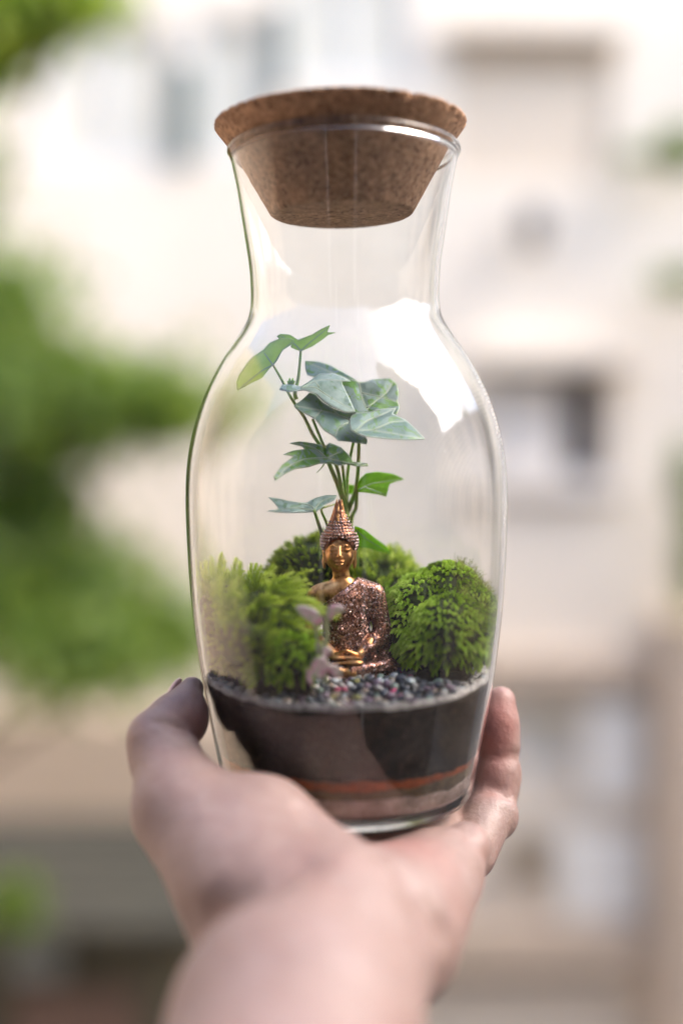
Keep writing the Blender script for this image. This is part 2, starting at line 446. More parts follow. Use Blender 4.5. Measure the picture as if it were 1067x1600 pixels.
b0 = P(1075, 260, 6.8); bush('blurred green shrub at the upper right edge', tuple(b0), [blob(1062, 232, 36, 34, 6.75), blob(990, 245, 30, 10, 6.75)], 1500, .035, M_leaf1, 5)
b0 = P(1090, 470, 6.8); bush('blurred green shrub at the right edge below the upper one', tuple(b0), [blob(1060, 440, 38, 22, 6.75)], 450, .035, M_leaf1, 6)
b0 = P(1090, 960, 6.8); bush('blurred olive shrub at the right edge level with the moss', tuple(b0), [blob(1072, 745, 22, 60, 6.7), blob(1078, 860, 22, 120, 6.7)], 1500, .035, M_leaf1, 8)
b0 = P(30, 1470, 5.0); bush('blurred green shrub in front of the shed at the bottom left', tuple(b0), [blob(20, 1410, 55, 60, 5.0)], 300, .04, M_leaf1, 9)

# ---- the house wall behind the camera, added unseen to mask sky and band the reflections
house = empty('added_wall_behind', (0, -1.6, -5)); tag(house, 'added unseen dim wall with doorway behind the camera, limiting the sky mirrored in the glass', 'building')
M_house = plaster('grey_render', (.20, .18, .17), (.15, .14, .13), 2); M_door = mat('door_dark', (.05, .045, .045), .4)
m_ = MB(); m_.box(-9, -.62, -1.9, -1.6, -5, 2.6); m_.box(.38, 1.6, -1.9, -1.6, -5, 2.6); m_.box(1.6, 8.0, -1.9, -1.6, -5, 4.2); m_.box(-.62, .38, -1.9, -1.6, .95, 2.6); m_.box(-.62, .38, -1.9, -1.6, -5, -1.4)
under(house, m_.build('wall', M_house))
m_ = MB(); m_.box(-.62, .38, -1.85, -1.8, -1.4, .95); under(house, m_.build('door', M_door))
for x0_, x1_ in ((-.66, -.60), (.36, .44)):  # white strips added for vertical bands in the glass reflections
    m_ = MB(); m_.box(x0_, x1_, -1.60, -1.55, -1.4, 1.2); under(house, m_.build('reflection_strip', M_frame_w))

# two side walls added out of view to block low sky in the reflections
for x0_, x1_, zt, lb_ in ((9.01, 9.5, 3.5, 'added unseen side wall on the right, blocking low sky from the glass reflections'), (-8.5, -8.01, 7.0, 'added unseen side wall on the left, blocking low sky from the glass reflections')):
    sb = empty('added_side_wall', (x0_, 2.0, -5)); tag(sb, lb_, 'building')
    m_ = MB(); m_.box(x0_, x1_, -3.0, 7.0, -5, zt); under(sb, m_.build('wall', M_tan))
    for k in range(4 if x0_ > 0 else 0):
        for q in range(2):
            xs_ = x0_ - .02 if x0_ > 0 else x1_ - .01
            m_ = MB(); m_.box(xs_, xs_ + .03, -2 + k*2.2, -.9 + k*2.2, -.8 + q*2.6, .7 + q*2.6); under(sb, m_.build('window', M_glass_shade))
tree('added unseen leafy tree above the wall behind the camera, breaking the reflected sky edge', (5.0, -2.6, -5), [((3.2, -2.0, 4.3), (1.0, .6, .45)), ((5.2, -2.2, 4.5), (1.3, .7, .6)), ((7.4, -2.2, 4.3), (1.1, .6, .5))], 5000, .10, M_leaf1, 41, 5)  # out of view, added to roughen the edge of the mirrored sky
tree('added unseen leafy tree beyond the right side wall, breaking the reflected sky edge', (10.4, 3.0, -5), [((10.2, 1.0, 3.4), (.7, 1.2, .7)), ((10.2, 3.4, 3.6), (.7, 1.3, .9)), ((10.2, 5.6, 3.3), (.7, 1.0, .7))], 5000, .10, M_leaf1, 42, 5)  # another unseen crown added to break up the reflected sky patch
# ================================================================== BOTTLE
def resample(pr, n):
    """smooth curve through the profile points"""
    pts = smooth_path([(p[0], 0, p[1]) for p in pr], n); return [(p.x, p.z) for p in pts]
outer = resample(prof[::-1], 4)                     # from the foot up to the rim
outer = [p for p in outer if p[1] > ZB + .006]
foot = []
fr_ = .0062; z1 = outer[0][1]; rf = outer[0][0]
foot = [(0, ZB + .0022), (.012, ZB + .0020), (.024, ZB + .0012), (.031, ZB + .0003), (.0345, ZB)]
cx_ = rf - .0065
for k in range(0, 9):
    a = -math.pi/2 + k/8 * math.pi/2 * .93
    foot.append((cx_ + .0063*math.cos(a)*1.0, ZB + .0063 + .0063*math.sin(a)))
inner = [(max(r - WALL, 0), z) for r, z in outer][::-1]
lip = []
r0, z0 = outer[-1]
for k in range(1, 12):
    a = -math.pi/4 + k/12 * math.pi * 1.5
    rr = .00165
    lip.append((r0 - .0009 + rr*math.cos(a), z0 + .0012 + rr*math.sin(a)))
ifl = [(r, z) for r, z in inner if z > FLOOR + .005]
ri = ifl[-1][0]
ffl = []
for k in range(1, 9):
    a = k/8 * math.pi/2
    ffl.append((ri - .0045*(1 - math.cos(a)), FLOOR + .0048 - .0048*math.sin(a)))
ffl += [(ri - .010, FLOOR), (ri*.5, FLOOR + .0003), (0, FLOOR + .0005)]
full = foot + outer + lip + ifl + ffl
V, Fc = lathe(full, 192)
# collapse the poles
me = mesh('glass_bottle', V, Fc); bm = bmesh.new(); bm.from_mesh(me)
bmesh.ops.remove_doubles(bm, verts=bm.verts, dist=1e-6); bmesh.ops.recalc_face_normals(bm, faces=bm.faces); bm.to_mesh(me); bm.free()
M_glass = mat('clear_glass', (.985, .995, .99), .0, Transmission_Weight=1.0, IOR=1.46)
m = M_glass
# wipe marks: fine curved streaks, stronger on one shoulder
tc = coords(m)
mp = N(m, 'ShaderNodeMapping'); mp.inputs['Scale'].default_value = (22, 22, 130); mp.inputs['Rotation'].default_value = (.5, .55, .2); L(m, tc, mp.inputs[0])
n1 = noise(m, 1.0, 5, .6, mp.outputs[0], .6)
mp2 = N(m, 'ShaderNodeMapping'); mp2.inputs['Scale'].default_value = (18, 18, 1200); L(m, tc, mp2.inputs[0])
n2 = noise(m, 1.0, 3, .5, mp2.outputs[0])
b1 = bump(m, n1.outputs[0], .015, .0006); b2 = bump(m, n2.outputs[0], .02, .0001, b1.outputs[0])
L(m, b2.outputs[0], BS(m).inputs['Normal'])
# a thin film of dust and the arcs a cloth left in it
def falloff(center, rad):
    vd = N(m, 'ShaderNodeVectorMath', operation='DISTANCE'); L(m, tc, vd.inputs[0]); vd.inputs[1].default_value = center
    mr = N(m, 'ShaderNodeMapRange'); mr.inputs[1].default_value = rad*.35; mr.inputs[2].default_value = rad; mr.inputs[3].default_value = 1; mr.inputs[4].default_value = 0
    L(m, vd.outputs['Value'], mr.inputs[0]); return mr.outputs[0]
mp3 = N(m, 'ShaderNodeMapping'); mp3.inputs['Location'].default_value = (-.0600, .0, .018); L(m, tc, mp3.inputs[0])
wv = N(m, 'ShaderNodeTexWave', wave_type='RINGS'); wv.rings_direction = 'Y'; wv.inputs['Scale'].default_value = 210; wv.inputs['Distortion'].default_value = 2.0; wv.inputs['Detail'].default_value = 3; wv.inputs['Detail Scale'].default_value = .25
L(m, mp3.outputs[0], wv.inputs['Vector'])
rw = ramp(m, wv.outputs['Fac'], [(.60, (0, 0, 0)), (1, (1, 1, 1))])
def mul(a, b):
    x = N(m, 'ShaderNodeMath', operation='MULTIPLY')
    for i, v in ((0, a), (1, b)):
        if isinstance(v, (int, float)): x.inputs[i].default_value = v
        else: L(m, v, x.inputs[i])
    return x.outputs[0]
def add(a, b):
    x = N(m, 'ShaderNodeMath', operation='ADD')
    for i, v in ((0, a), (1, b)):
        if isinstance(v, (int, float)): x.inputs[i].default_value = v
        else: L(m, v, x.inputs[i])
    return x.outputs[0]
arcs = mul(mul(rw.outputs[0], falloff((.040, -.030, -.002), .034)), .13)
n5 = noise(m, 55, 5, .6); rd5 = ramp(m, n5.outputs[0], [(.45, (0, 0, 0)), (.75, (1, 1, 1))])
n6 = noise(m, 2600, 2, .5); rd6 = ramp(m, n6.outputs[0], [(.71, (0, 0, 0)), (.76, (1, 1, 1))])
film = add(add(arcs, mul(rd5.outputs[0], .022)), mul(rd6.outputs[0], .06))
df = N(m, 'ShaderNodeBsdfDiffuse'); df.inputs[0].default_value = (.75, .75, .75, 1)
mxs = N(m, 'ShaderNodeMixShader'); L(m, film, mxs.inputs[0]); L(m, BS(m).outputs[0], mxs.inputs[1]); L(m, df.outputs[0], mxs.inputs[2])
L(m, mxs.outputs[0], m.node_tree.nodes['Material Output'].inputs[0])
bottle = link('glass_bottle', me, None, M_glass); bottle.location = (AX, AY, 0)
tag(bottle, 'clear glass carafe with narrow neck, planted as a terrarium and held in the hand', 'bottle')
TILT = R(-.45); PIV = Vector((AX, AY, -.086))
TM = Matrix.Translation(PIV) @ Matrix.Rotation(TILT, 4, 'Y') @ Matrix.Translation(-PIV)
bottle.matrix_world = TM @ Matrix.Translation((AX, AY, 0))

# ---- cork
ZC0, ZC1 = .0812, .1122
CD = -.0031
cp_ = [(0, ZC0), (.0240, ZC0), (.0250, ZC0 + .0006)]
for k in range(1, 30):
    z_ = ZC0 + .0006 + (.1146 + CD - ZC0 - .0006)*k/30; cp_.append((float(np.interp(z_, [ZC0 + .0006, .1040, .1115], [.0250, .0379, .0438])), z_))
cp_ += [(.0438, .1148 + CD), (.0435, .1152 + CD), (.0430, .1153 + CD), (.02, .1153 + CD), (0, .1153 + CD)]
pts = []
for (a_, b_) in zip(cp_[:-1], cp_[1:]):
    k_ = max(1, int(math.hypot(b_[0]-a_[0], b_[1]-a_[1]) / .0006))
    for j in range(k_): pts.append((a_[0] + (b_[0]-a_[0])*j/k_, a_[1] + (b_[1]-a_[1])*j/k_))
pts.append(cp_[-1])
V, Fc = lathe(pts, 360); V = np.array(V)
from mathutils import noise as mn
for i in range(len(V)):
    p = Vector(V[i]); rr = math.hypot(p.x, p.y)
    n_ = mn.noise(p * 900) * .00012 + mn.noise(p * 350) * .00016
    edge = math.exp(-((p.z - .1143 - CD)/.0016)**2) if rr > .040 else 0
    ch = max(0, mn.noise(p * 480 + Vector((3, 1, 5))) - .10) * .0040 * edge
    k_ = (n_ - ch) / max(rr, .004)
    V[i, 0] += p.x*k_; V[i, 1] += p.y*k_; V[i, 2] += mn.noise(p*700)*.0001 - ch*.7
me = mesh('cork_stopper', V, Fc); bm = bmesh.new(); bm.from_mesh(me)
bmesh.ops.remove_doubles(bm, verts=bm.verts, dist=1e-6); bmesh.ops.recalc_face_normals(bm, faces=bm.faces); bm.to_mesh(me); bm.free()
M_cork = mat('cork', (.5, .3, .18), .85)
m = M_cork
vo = N(m, 'ShaderNodeTexVoronoi'); vo.inputs['Scale'].default_value = 900; vo.inputs['Randomness'].default_value = 1; L(m, coords(m), vo.inputs['Vector'])
sp = N(m, 'ShaderNodeSeparateColor'); L(m, vo.outputs['Color'], sp.inputs[0])
r1 = ramp(m, sp.outputs[0], [(0, (.16, .08, .045)), (.12, (.33, .18, .10)), (.6, (.42, .24, .138)), (1, (.54, .33, .20))])
n1 = noise(m, 260, 5); r2 = ramp(m, n1.outputs[0], [(.35, (.78, .78, .78)), (.65, (1.12, 1.12, 1.12))])
L(m, mixc(m, 1.0, r1.outputs[0], r2.outputs[0], 'MULTIPLY'), BS(m).inputs['Base Color'])
n3 = noise(m, 1500, 4); L(m, bump(m, n3.outputs[0], .5, .0003, bump(m, sp.outputs[1], .25, .0002).outputs[0]).outputs[0], BS(m).inputs['Normal'])
cork = link('cork_stopper', me, None, M_cork); tag(cork, 'tapered brown cork stopper with crumbly edge wedged in the mouth of the glass bottle', 'cork')
cork.matrix_world = TM @ Matrix.Translation((AX, AY, 0)) @ Matrix.Rotation(R(-.6), 4, 'Y')

# ================================================================== LAYERS IN THE BOTTLE
GAP = .00035
def layer(name, z0f, z1f, m, nr=20, na=160, bottom=False, lump=0, sc=200):
    """solid of revolution between two height functions of angle/radius"""
    V = []; Fc = []
    def ring(zf, rows, flip):
        b = len(V)
        for i in range(rows + 1):
            t = i / rows
            for k in range(na):
                a = 2*math.pi*k/na
                # find radius that fits the wall at this height
                z = zf(t, a); r = (r_fit(z)) * t
                V.append((r*math.cos(a), r*math.sin(a), z))
        for i in range(rows):
            for k in range(na):
                k2 = (k+1) % na; q = (b+i*na+k, b+(i+1)*na+k, b+(i+1)*na+k2, b+i*na+k2)
                Fc.append(q if flip else q[::-1])
        return b + rows*na
    top = ring(z1f, nr, True); bot = ring(z0f, 4, False)
    # side, subdivided so that it follows the wall
    nside = 10; prev = bot
    for j in range(1, nside + 1):
        if j == nside: cur = top
        else:
            cur = len(V)
            for k in range(na):
                a = 2*math.pi*k/na; za, zb = z0f(1, a), z1f(1, a); z = za + (zb-za)*j/nside; r = r_fit(z)
                if lump: r -= lump * max(0, mn.noise(Vector((math.cos(a)*9, math.sin(a)*9, z*sc))) ) 
                V.append((r*math.cos(a), r*math.sin(a), z))
        for k in range(na):
            k2 = (k+1) % na; Fc.append((prev+k, prev+k2, cur+k2, cur+k))
        prev = cur
    me = mesh(name, V, Fc); bm = bmesh.new(); bm.from_mesh(me); bmesh.ops.remove_doubles(bm, verts=bm.verts, dist=1e-6)
    bmesh.ops.recalc_face_normals(bm, faces=bm.faces); bm.to_mesh(me); bm.free()
    o = link(name, me, None, m); o.location = (AX, AY, 0); return o
def r_fit(z):
    r = r_in(z) - GAP
    if z < FLOOR + .0055:
        t = max(0, (FLOOR + .0055 - z)/.0055); r -= .0048 * t*t + .0002
    return r
def wob(a, amp, ph, z): return z + amp*math.sin(a*2 + ph) + amp*.5*math.sin(a*5 + ph*2.3) + .0011*mn.noise(Vector((math.cos(a)*6, math.sin(a)*6, ph*7))) + .0005*mn.noise(Vector((math.cos(a)*25, math.sin(a)*25, ph*7)))
zA = lambda t, a: FLOOR + .0006
zB = lambda t, a: wob(a, .0006, 1.0, -.1125)
zCc = lambda t, a: wob(a, .0005, 2.0, -.1095)
zD = lambda t, a: wob(a, .0005, .4, -.1062)
def zE(t, a):
    x = t*math.cos(a); y = t*math.sin(a)
    q = max(0, min(1, (y + .97)/.5)); q = q*q*(3 - 2*q)
    return -.0828 + .0010*mn.noise(Vector((x*3, y*3, 1))) + q*(.0044 + .001*x) * (1 - .55*t**4) + .0005*mn.noise(Vector((x*14, y*14, 5)))
def up_(f, e): return lambda t, a: f(t, a) + e
def grit(name, cols, sc, rough=.9, b=.6):
    m = mat(name, cols[0], rough, Specular_IOR_Level=.15)
    vo = N(m, 'ShaderNodeTexVoronoi'); vo.inputs['Scale'].default_value = sc; L(m, coords(m), vo.inputs['Vector'])
    sp = N(m, 'ShaderNodeSeparateColor'); L(m, vo.outputs['Color'], sp.inputs[0])
    k = len(cols); r = ramp(m, sp.outputs[0], [(i/(k-1), c) for i, c in enumerate(cols)])
    n_ = noise(m, sc*.12, 4); r2 = ramp(m, n_.outputs[0], [(.35, (.7, .7, .7)), (.65, (1.2, 1.2, 1.2))])
    L(m, mixc(m, 1.0, r.outputs[0], r2.outputs[0], 'MULTIPLY'), BS(m).inputs['Base Color'])
    L(m, bump(m, vo.outputs['Distance'], b, .0006).outputs[0], BS(m).inputs['Normal']); return m
M_grav = grit('pinkish_grit', [(.30, .22, .19), (.42, .32, .27), (.36, .25, .22), (.50, .40, .36)], 1100)
M_brown = grit('brown_sand', [(.08, .05, .025), (.15, .10, .05), (.11, .08, .04)], 1400)
M_orange = grit('orange_sand', [(.24, .055, .014), (.36, .085, .02), (.17, .04, .012)], 1500)
M_soil = grit('dark_soil', [(.007, .005, .004), (.018, .012, .009), (.012, .008, .006), (.06, .04, .028)], 900)
for nm, lb_, z0_, z1_, mm, ct in (('grit_layer', 'pinkish beige drainage grit filling the bottom of the glass bottle', zA, zB, M_grav, 'grit'),
        ('brown_sand_layer', 'thin brown sand band between the beige grit and the orange band', up_(zB, .0002), zCc, M_brown, 'sand'),
        ('orange_sand_layer', 'thin orange red sand band under the dark soil inside the bottle', up_(zCc, .0002), zD, M_orange, 'sand'),
        ('potting_soil', 'thick black potting soil layer inside the bottle above the orange band', up_(zD, .0002), zE, M_soil, 'soil')):
    o = layer(nm, z0_, z1_, mm, lump=.0004); tag(o, lb_, ct, kind='stuff')

# ================================================================== FIGURINE (modelled in mm, z up, faces -y)
FO = P(541, 1052, .400)
fig = empty('seated_figurine', tuple(FO)); tag(fig, 'copper gold seated meditating figurine with pointed flame crown and glittering robe among moss', 'figurine')
def sdf_mm(lo, hi, h): return Field(lo, hi, h)
def put_mm(me, name, m, parent=fig):
    n = len(me.vertices); co = np.empty(n*3, np.float32); me.vertices.foreach_get('co', co); me.vertices.foreach_set('co', co * .001); me.update()
    o = link(name, me, None, m); o.parent = parent; return o
HX = -2.4
# skin: head, neck, chest, bare shoulder and arm, hands, feet
f = Field((-19, -17, -2), (19, 10, 52), .2)
f.ell((HX, -.3, 43.6), (5.2, 5.4, 6.6), 0); f.ell((HX, -1.4, 40.3), (4.1, 4.0, 3.6), 2.0)
f.ell((HX, -3.0, 38.2), (1.9, 1.7, 1.3), 1.0)                                   # chin
for s in (-1, 1):
    f.ell((HX + s*2.7, -3.6, 41.6), (1.5, 1.3, 1.6), 1.0)                       # cheeks
    f.cap((HX + s*.7, -5.6, 45.1), (HX + s*2.3, -5.6, 45.9), .30, .25, .35); f.cap((HX + s*2.3, -5.6, 45.9), (HX + s*4.1, -4.3, 45.2), .32, .2, .25)  # brow
    f.ell((HX + s*2.15, -4.75, 44.0), (1.45, .85, .72), .25)                    # closed lids
    f.groove([(HX + s*.9, -5.7, 43.75), (HX + s*2.2, -5.75, 43.4), (HX + s*3.5, -4.9, 43.8)], .8, .30)
    f.ell((HX + s*5.3, -.2, 43.2), (.75, 1.3, 2.5), .2); f.ell((HX + s*5.35, -.4, 39.6), (.75, .9, 2.4), .5)        # long ears
    f.groove([(HX + s*5.9, -1.5, 44.4), (HX + s*5.9, -1.6, 41.4)], .35, .35)
f.cap((HX, -5.45, 45.2), (HX, -7.0, 42.2), .45, .75, .25); f.ell((HX, -6.5, 41.9), (1.3, .8, .6), .25)            # nose
f.ell((HX, -5.6, 40.3), (1.6, .8, .42), .12); f.ell((HX, -5.45, 39.35), (1.3, .8, .48), .12)
f.groove([(HX - 1.6, -5.6, 41.1), (HX + 1.6, -5.6, 41.1)], .5, .3)
for s in (-1, 1): f.groove([(HX + s*.9, -5.3, 45.0), (HX + s*2.2, -5.2, 45.1), (HX + s*3.8, -4.4, 44.8)], .7, .34)                    # lips
f.groove([(HX - 1.6, -5.8, 39.9), (HX, -6.1, 39.8), (HX + 1.6, -5.9, 39.9)], .7, .22)
f.cap((HX, .2, 38.5), (-1.2, .4, 32), 2.9, 3.2, 1.0)
for z in (35.4, 34.0): f.groove([(-4.6, -2.0, z+.3), (-1.8, -3.1, z-.2), (1.4, -2.0, z+.3)], .28, .22)
f.ell((-.6, .9, 27), (9.6, 4.9, 6.2), 2); f.cap((-8.8, .4, 28.3), (7.8, .4, 29.2), 3.6, 3.4, 3)
f.cap((0, 1.2, 24), (0, 1.4, 8), 6.4, 7.0, 3)
f.cap((-10.9, .2, 27.5), (-13.2, -1, 15), 3.1, 2.6, 1.5); f.cap((-13.2, -1, 15), (-4.5, -8.6, 8.4), 2.5, 1.8, 1.2)
f.cap((12.0, -1, 15), (4.5, -8.6, 8.4), 2.4, 1.8, 1.2)
# hands lying one in the other
for s, zz, yy in ((-1, 7.6, -10.2), (1, 6.0, -10.8)):
    f.ell((s*2.8, yy, zz), (3.4, 2.2, 1.1), .8)
    for q in range(4):
        f.cap((s*1.2, yy - 1.2 + q*.75, zz + .2), (-s*4.6 + s*.5*q, yy - 1.5 + q*.85, zz - .1), .52, .42, .12)
f.cap((-3.4, -10.2, 9), (-.3, -11.2, 10.2), .6, .5, .3); f.cap((3.4, -10.2, 8.6), (.3, -11.2, 10.1), .6, .5, .3)
for s in (-1, 1):
    f.cap((s*5, -1, 3.6), (s*14.0, -5.5, 3.3), 4.2, 3.4, 2); f.cap((s*13.8, -6.0, 3.2), (-s*2, -12.0, 2.4), 3.0, 2.1, .8)
f.cap((-2.5, -13.0, 3.6), (-8.5, -11.2, 4.4), 1.5, 1.1, .5)
f.ell((0, -2.6, -.6), (17.5, 12.6, 2.2), .8)
skin = f.mesh('body')
M_gold = mat('antique_gold', (.62, .33, .12), .40, Metallic=1.0)
m = M_gold; n_ = noise(m, 420, 5); r_ = ramp(m, n_.outputs[0], [(.30, (.16, .07, .03)), (.45, (.50, .25, .10)), (.72, (.80, .48, .22))])
L(m, r_.outputs[0], BS(m).inputs['Base Color']); n2_ = noise(m, 1600, 3); L(m, bump(m, n2_.outputs[0], .25, .0002).outputs[0], BS(m).inputs['Normal'])
put_mm(skin, 'body', M_gold)
# robe: left shoulder, torso, arm and lap
f = Field((-20, -17.5, -2), (20, 10, 36), .22)
f.ell((-.3, .3, 25.6), (10.3, 6.0, 7.4), 2); f.cap((3.2, .4, 31.0), (9.6, .2, 28.6), 3.5, 3.8, 2.5)
f.cap((0, .8, 23), (0, 1, 8), 8.0, 8.8, 3)
f.cap((10.4, .2, 27), (13.0, -1, 14.8), 3.5, 3.1, 1.2); f.cap((12.8, -1, 14.8), (7.0, -6.8, 9.4), 3.3, 2.7, 1.4)
f.cap((12.9, 0, 14), (13.4, -.5, 5), 3.0, 2.6, 2)
for s in (-1, 1):
    f.cap((s*5, -1, 3.9), (s*14.2, -5.6, 3.6), 4.4, 3.7, 2); f.cap((s*14.0, -6.2, 3.5), (s*2.2, -11.6, 2.9), 3.2, 2.4, .8)
f.ell((0, -2.8, .0), (17.9, 13.0, 2.3), .8)
# folds
for k in range(7):
    t = k/6; f.groove([(8.6 - t*2, -4.9, 30 - t*2), (4 - 5*t, -6.5 + t*.3, 22 - 5*t), (-7 + 1.5*t, -6.6, 16 - 7*t)], .7, .5)
for k in range(5):
    t = k/4; f.groove([(9.0 + t*4.6, -4.6, 25.5 - t*1), (10.8 + t*3.6, -5.0, 19), (10 + t*4.6, -5.2, 12)], .6, .45)
for s in (-1, 1):
    for k in range(4): f.groove([(s*(16.5 - k), -8.4, 5.6 - k*.9), (s*9, -12.2, 5.9 - k*1.2), (s*2.5, -13.6, 5.0 - k)], .35, .35)
# seam between arm and torso
f.groove([(6.6, -5.6, 26), (8.2, -6.2, 20), (8.6, -6.6, 12)], 1.3, .9)
# leave the right shoulder bare: cut by a slanting plane from the neck to the other armpit
sl_, g_ = f.sub((-30, -30, 12), (30, 30, 40))
pl = (-(g_[0] + 1.0)*.60 + (g_[2] - 30.4)*.80); 
cut = np.broadcast_to(pl, f.f[sl_].shape)
f.f[sl_] = np.maximum(f.f[sl_], np.where(np.broadcast_to(g_[0], cut.shape) > 4.4, -5, cut - 0))
f.f[:] = np.maximum(f.f, -( (np.sqrt(((f.ax[0][:, None, None]+12.6)/4.6)**2 + ((f.ax[1][None, :, None]+2)/6.5)**2 + ((f.ax[2][None, None, :]-16)/9.5)**2) - 1) * 4.6))
# hollow for the hands
f.f[:] = np.maximum(f.f, -((np.sqrt(((f.ax[0][:, None, None])/7.2)**2 + ((f.ax[1][None, :, None]+12.2)/4.6)**2 + ((f.ax[2][None, None, :]-7.8)/2.9)**2) - 1) * 2.9))
robe = f.mesh('robe')
M_robe = mat('glitter_robe', (.30, .16, .12), .38, Metallic=.75)
m = M_robe; vo = N(m, 'ShaderNodeTexVoronoi'); vo.inputs['Scale'].default_value = 2100; L(m, coords(m), vo.inputs['Vector'])
sp = N(m, 'ShaderNodeSeparateColor'); L(m, vo.outputs['Color'], sp.inputs[0])
r_ = ramp(m, sp.outputs[0], [(0, (.09, .035, .02)), (.5, (.25, .11, .07)), (.86, (.42, .21, .15)), (1, (.85, .68, .70))])
L(m, r_.outputs[0], BS(m).inputs['Base Color'])
r2_ = ramp(m, sp.outputs[1], [(0, (.5, .5, .5)), (1, (.15, .15, .15))]); L(m, r2_.outputs[0], BS(m).inputs['Roughness'])
L(m, bump(m, sp.outputs[2], .6, .00025).outputs[0], BS(m).inputs['Normal'])
put_mm(robe, 'robe', M_robe)
# studded hem and rosettes of the robe
mb = MB()
def bead(mb, c, r):
    bm = bmesh.new(); bmesh.ops.create_icosphere(bm, subdivisions=1, radius=r); b = len(mb.v)
    mb.v += [tuple(v.co + Vector(c)) for v in bm.verts]; mb.f += [tuple(b + v.index for v in q.verts) for q in bm.faces]; bm.free()
for k in range(46):
    t = k/45; bead(mb, (4.4 - 13.2*t, -4.35 - 1.5*math.sin(t*3.14) + 1.3*t, 33.0 - 10.6*t - math.sin(t*3.14)*.2), .40)
rs_ = random.Random(3)
for k in range(150):
    x = rs_.uniform(-6.5, 7.5); z = rs_.uniform(11, 25); 
    if z > 27 + .7*x: continue
    y = .6 - math.sqrt(max(.1, 1 - (x/10.6)**2)) * 6.9 - .1
    bead(mb, (x, y, z), rs_.choice((.2, .28, .38)))
for (x, z) in ((1.2, 22.8), (-1.5, 17), (4.5, 15), (-.5, 12.5), (5.5, 20.5)):
    y = .3 - math.sqrt(1 - (x/10.6)**2) * 7.2
    bead(mb, (x, y, z), .75)
    for q in range(7): bead(mb, (x + 1.15*math.cos(q*.9), y + .1, z + 1.15*math.sin(q*.9)), .34)
me = mesh('robe_bead', mb.v, mb.f)
M_bead = mat('rosy_bead', (.72, .48, .42), .18, Metallic=1.0)
o = put_mm(me, 'robe_bead', M_bead); o['kind'] = 'stuff'
# hair cap with curls
f = Field((-12, -8, 40), (8, 9, 59), .2)
f.ell((HX, .6, 46.6), (6.4, 6.3, 5.8), 0)
f.cap((HX, .6, 50), (HX - .2, .4, 56.5), 4.6, 2.3, 2.0)
sl_, g_ = f.sub((-20, -20, 30), (20, 20, 70))
face = (np.sqrt(((g_[0]-HX)/5.15)**2 + ((g_[1]+6.2)/6.2)**2 + ((g_[2]-42.6)/5.9)**2) - 1)*5
f.f[:] = np.maximum(f.f, -face)
hair = f.mesh('hair')
M_hair = mat('bronze_hair', (.30, .13, .08), .35, Metallic=.8)
n_ = noise(M_hair, 1800, 3); L(M_hair, bump(M_hair, n_.outputs[0], .4, .0002).outputs[0], BS(M_hair).inputs['Normal'])
put_mm(hair, 'hair', M_hair)
mb = MB()
for ring in range(13):
    z = 43.2 + ring*1.05
    if z < 50.5: rr = 6.45*math.sqrt(max(0, 1 - ((z-46.6)/6.1)**2)) + .1
    else: rr = max(2.0, 5.25 - (z-50)*.52)
    n = int(2*math.pi*rr/1.15)
    for k in range(n):
        a = 2*math.pi*(k + .5*(ring % 2))/n; x = HX + rr*math.cos(a); y = .6 + rr*math.sin(a)
        if y < -1.2 and z < 47.3 and abs(x-HX) < 5.2 - max(0, (z-45.8))*1.2: continue
        if z < 49.5 and math.sqrt(((x-HX)/5.2)**2 + ((y+6.2)/6.2)**2 + ((z-42.6)/5.9)**2) < 1: continue
        bead(mb, (x, y, z), .56)
me = mesh('hair_curl', mb.v, mb.f); 
M_curl = mat('mauve_bronze_curl', (.45, .32, .38), .25, Metallic=.9)
n_ = noise(M_curl, 500, 2); r_ = ramp(M_curl, n_.outputs[0], [(.35, (.22, .12, .08)), (.62, (.56, .44, .44))]); L(M_curl, r_.outputs[0], BS(M_curl).inputs['Base Color'])
o = put_mm(me, 'hair_curl', M_curl); o['kind'] = 'stuff'
# vertical ridges and flame spikes of the crown
for k in range(11):
    a = 2*math.pi*k/11; rr0, rr1 = 3.3, 1.45
    h = 59.6 + (2.0 if k % 3 == 0 else (1.0 if k % 3 == 1 else .2)); mb = MB(); cx = HX - .2
    p0 = (cx + rr0*math.cos(a), .5 + rr0*math.sin(a), 52.6); p1 = (cx + (rr1+.55)*math.cos(a), .5 + (rr1+.55)*math.sin(a), 56.0)
    p2 = (cx + rr1*math.cos(a), .5 + rr1*math.sin(a), 58.0); p3 = (cx + rr1*.55*math.cos(a) + .2, .5 + rr1*.55*math.sin(a), h)
    pts_ = smooth_path([p0, p1, p2, p3], 4); mb.tube(pts_, [.62, .64, .66, .66, .66, .64, .62, .6, .56, .5, .4, .27, .1], 7)
    me = mesh('flame_spike', mb.v, mb.f); put_mm(me, 'flame_spike', M_hair if k % 2 else M_gold)

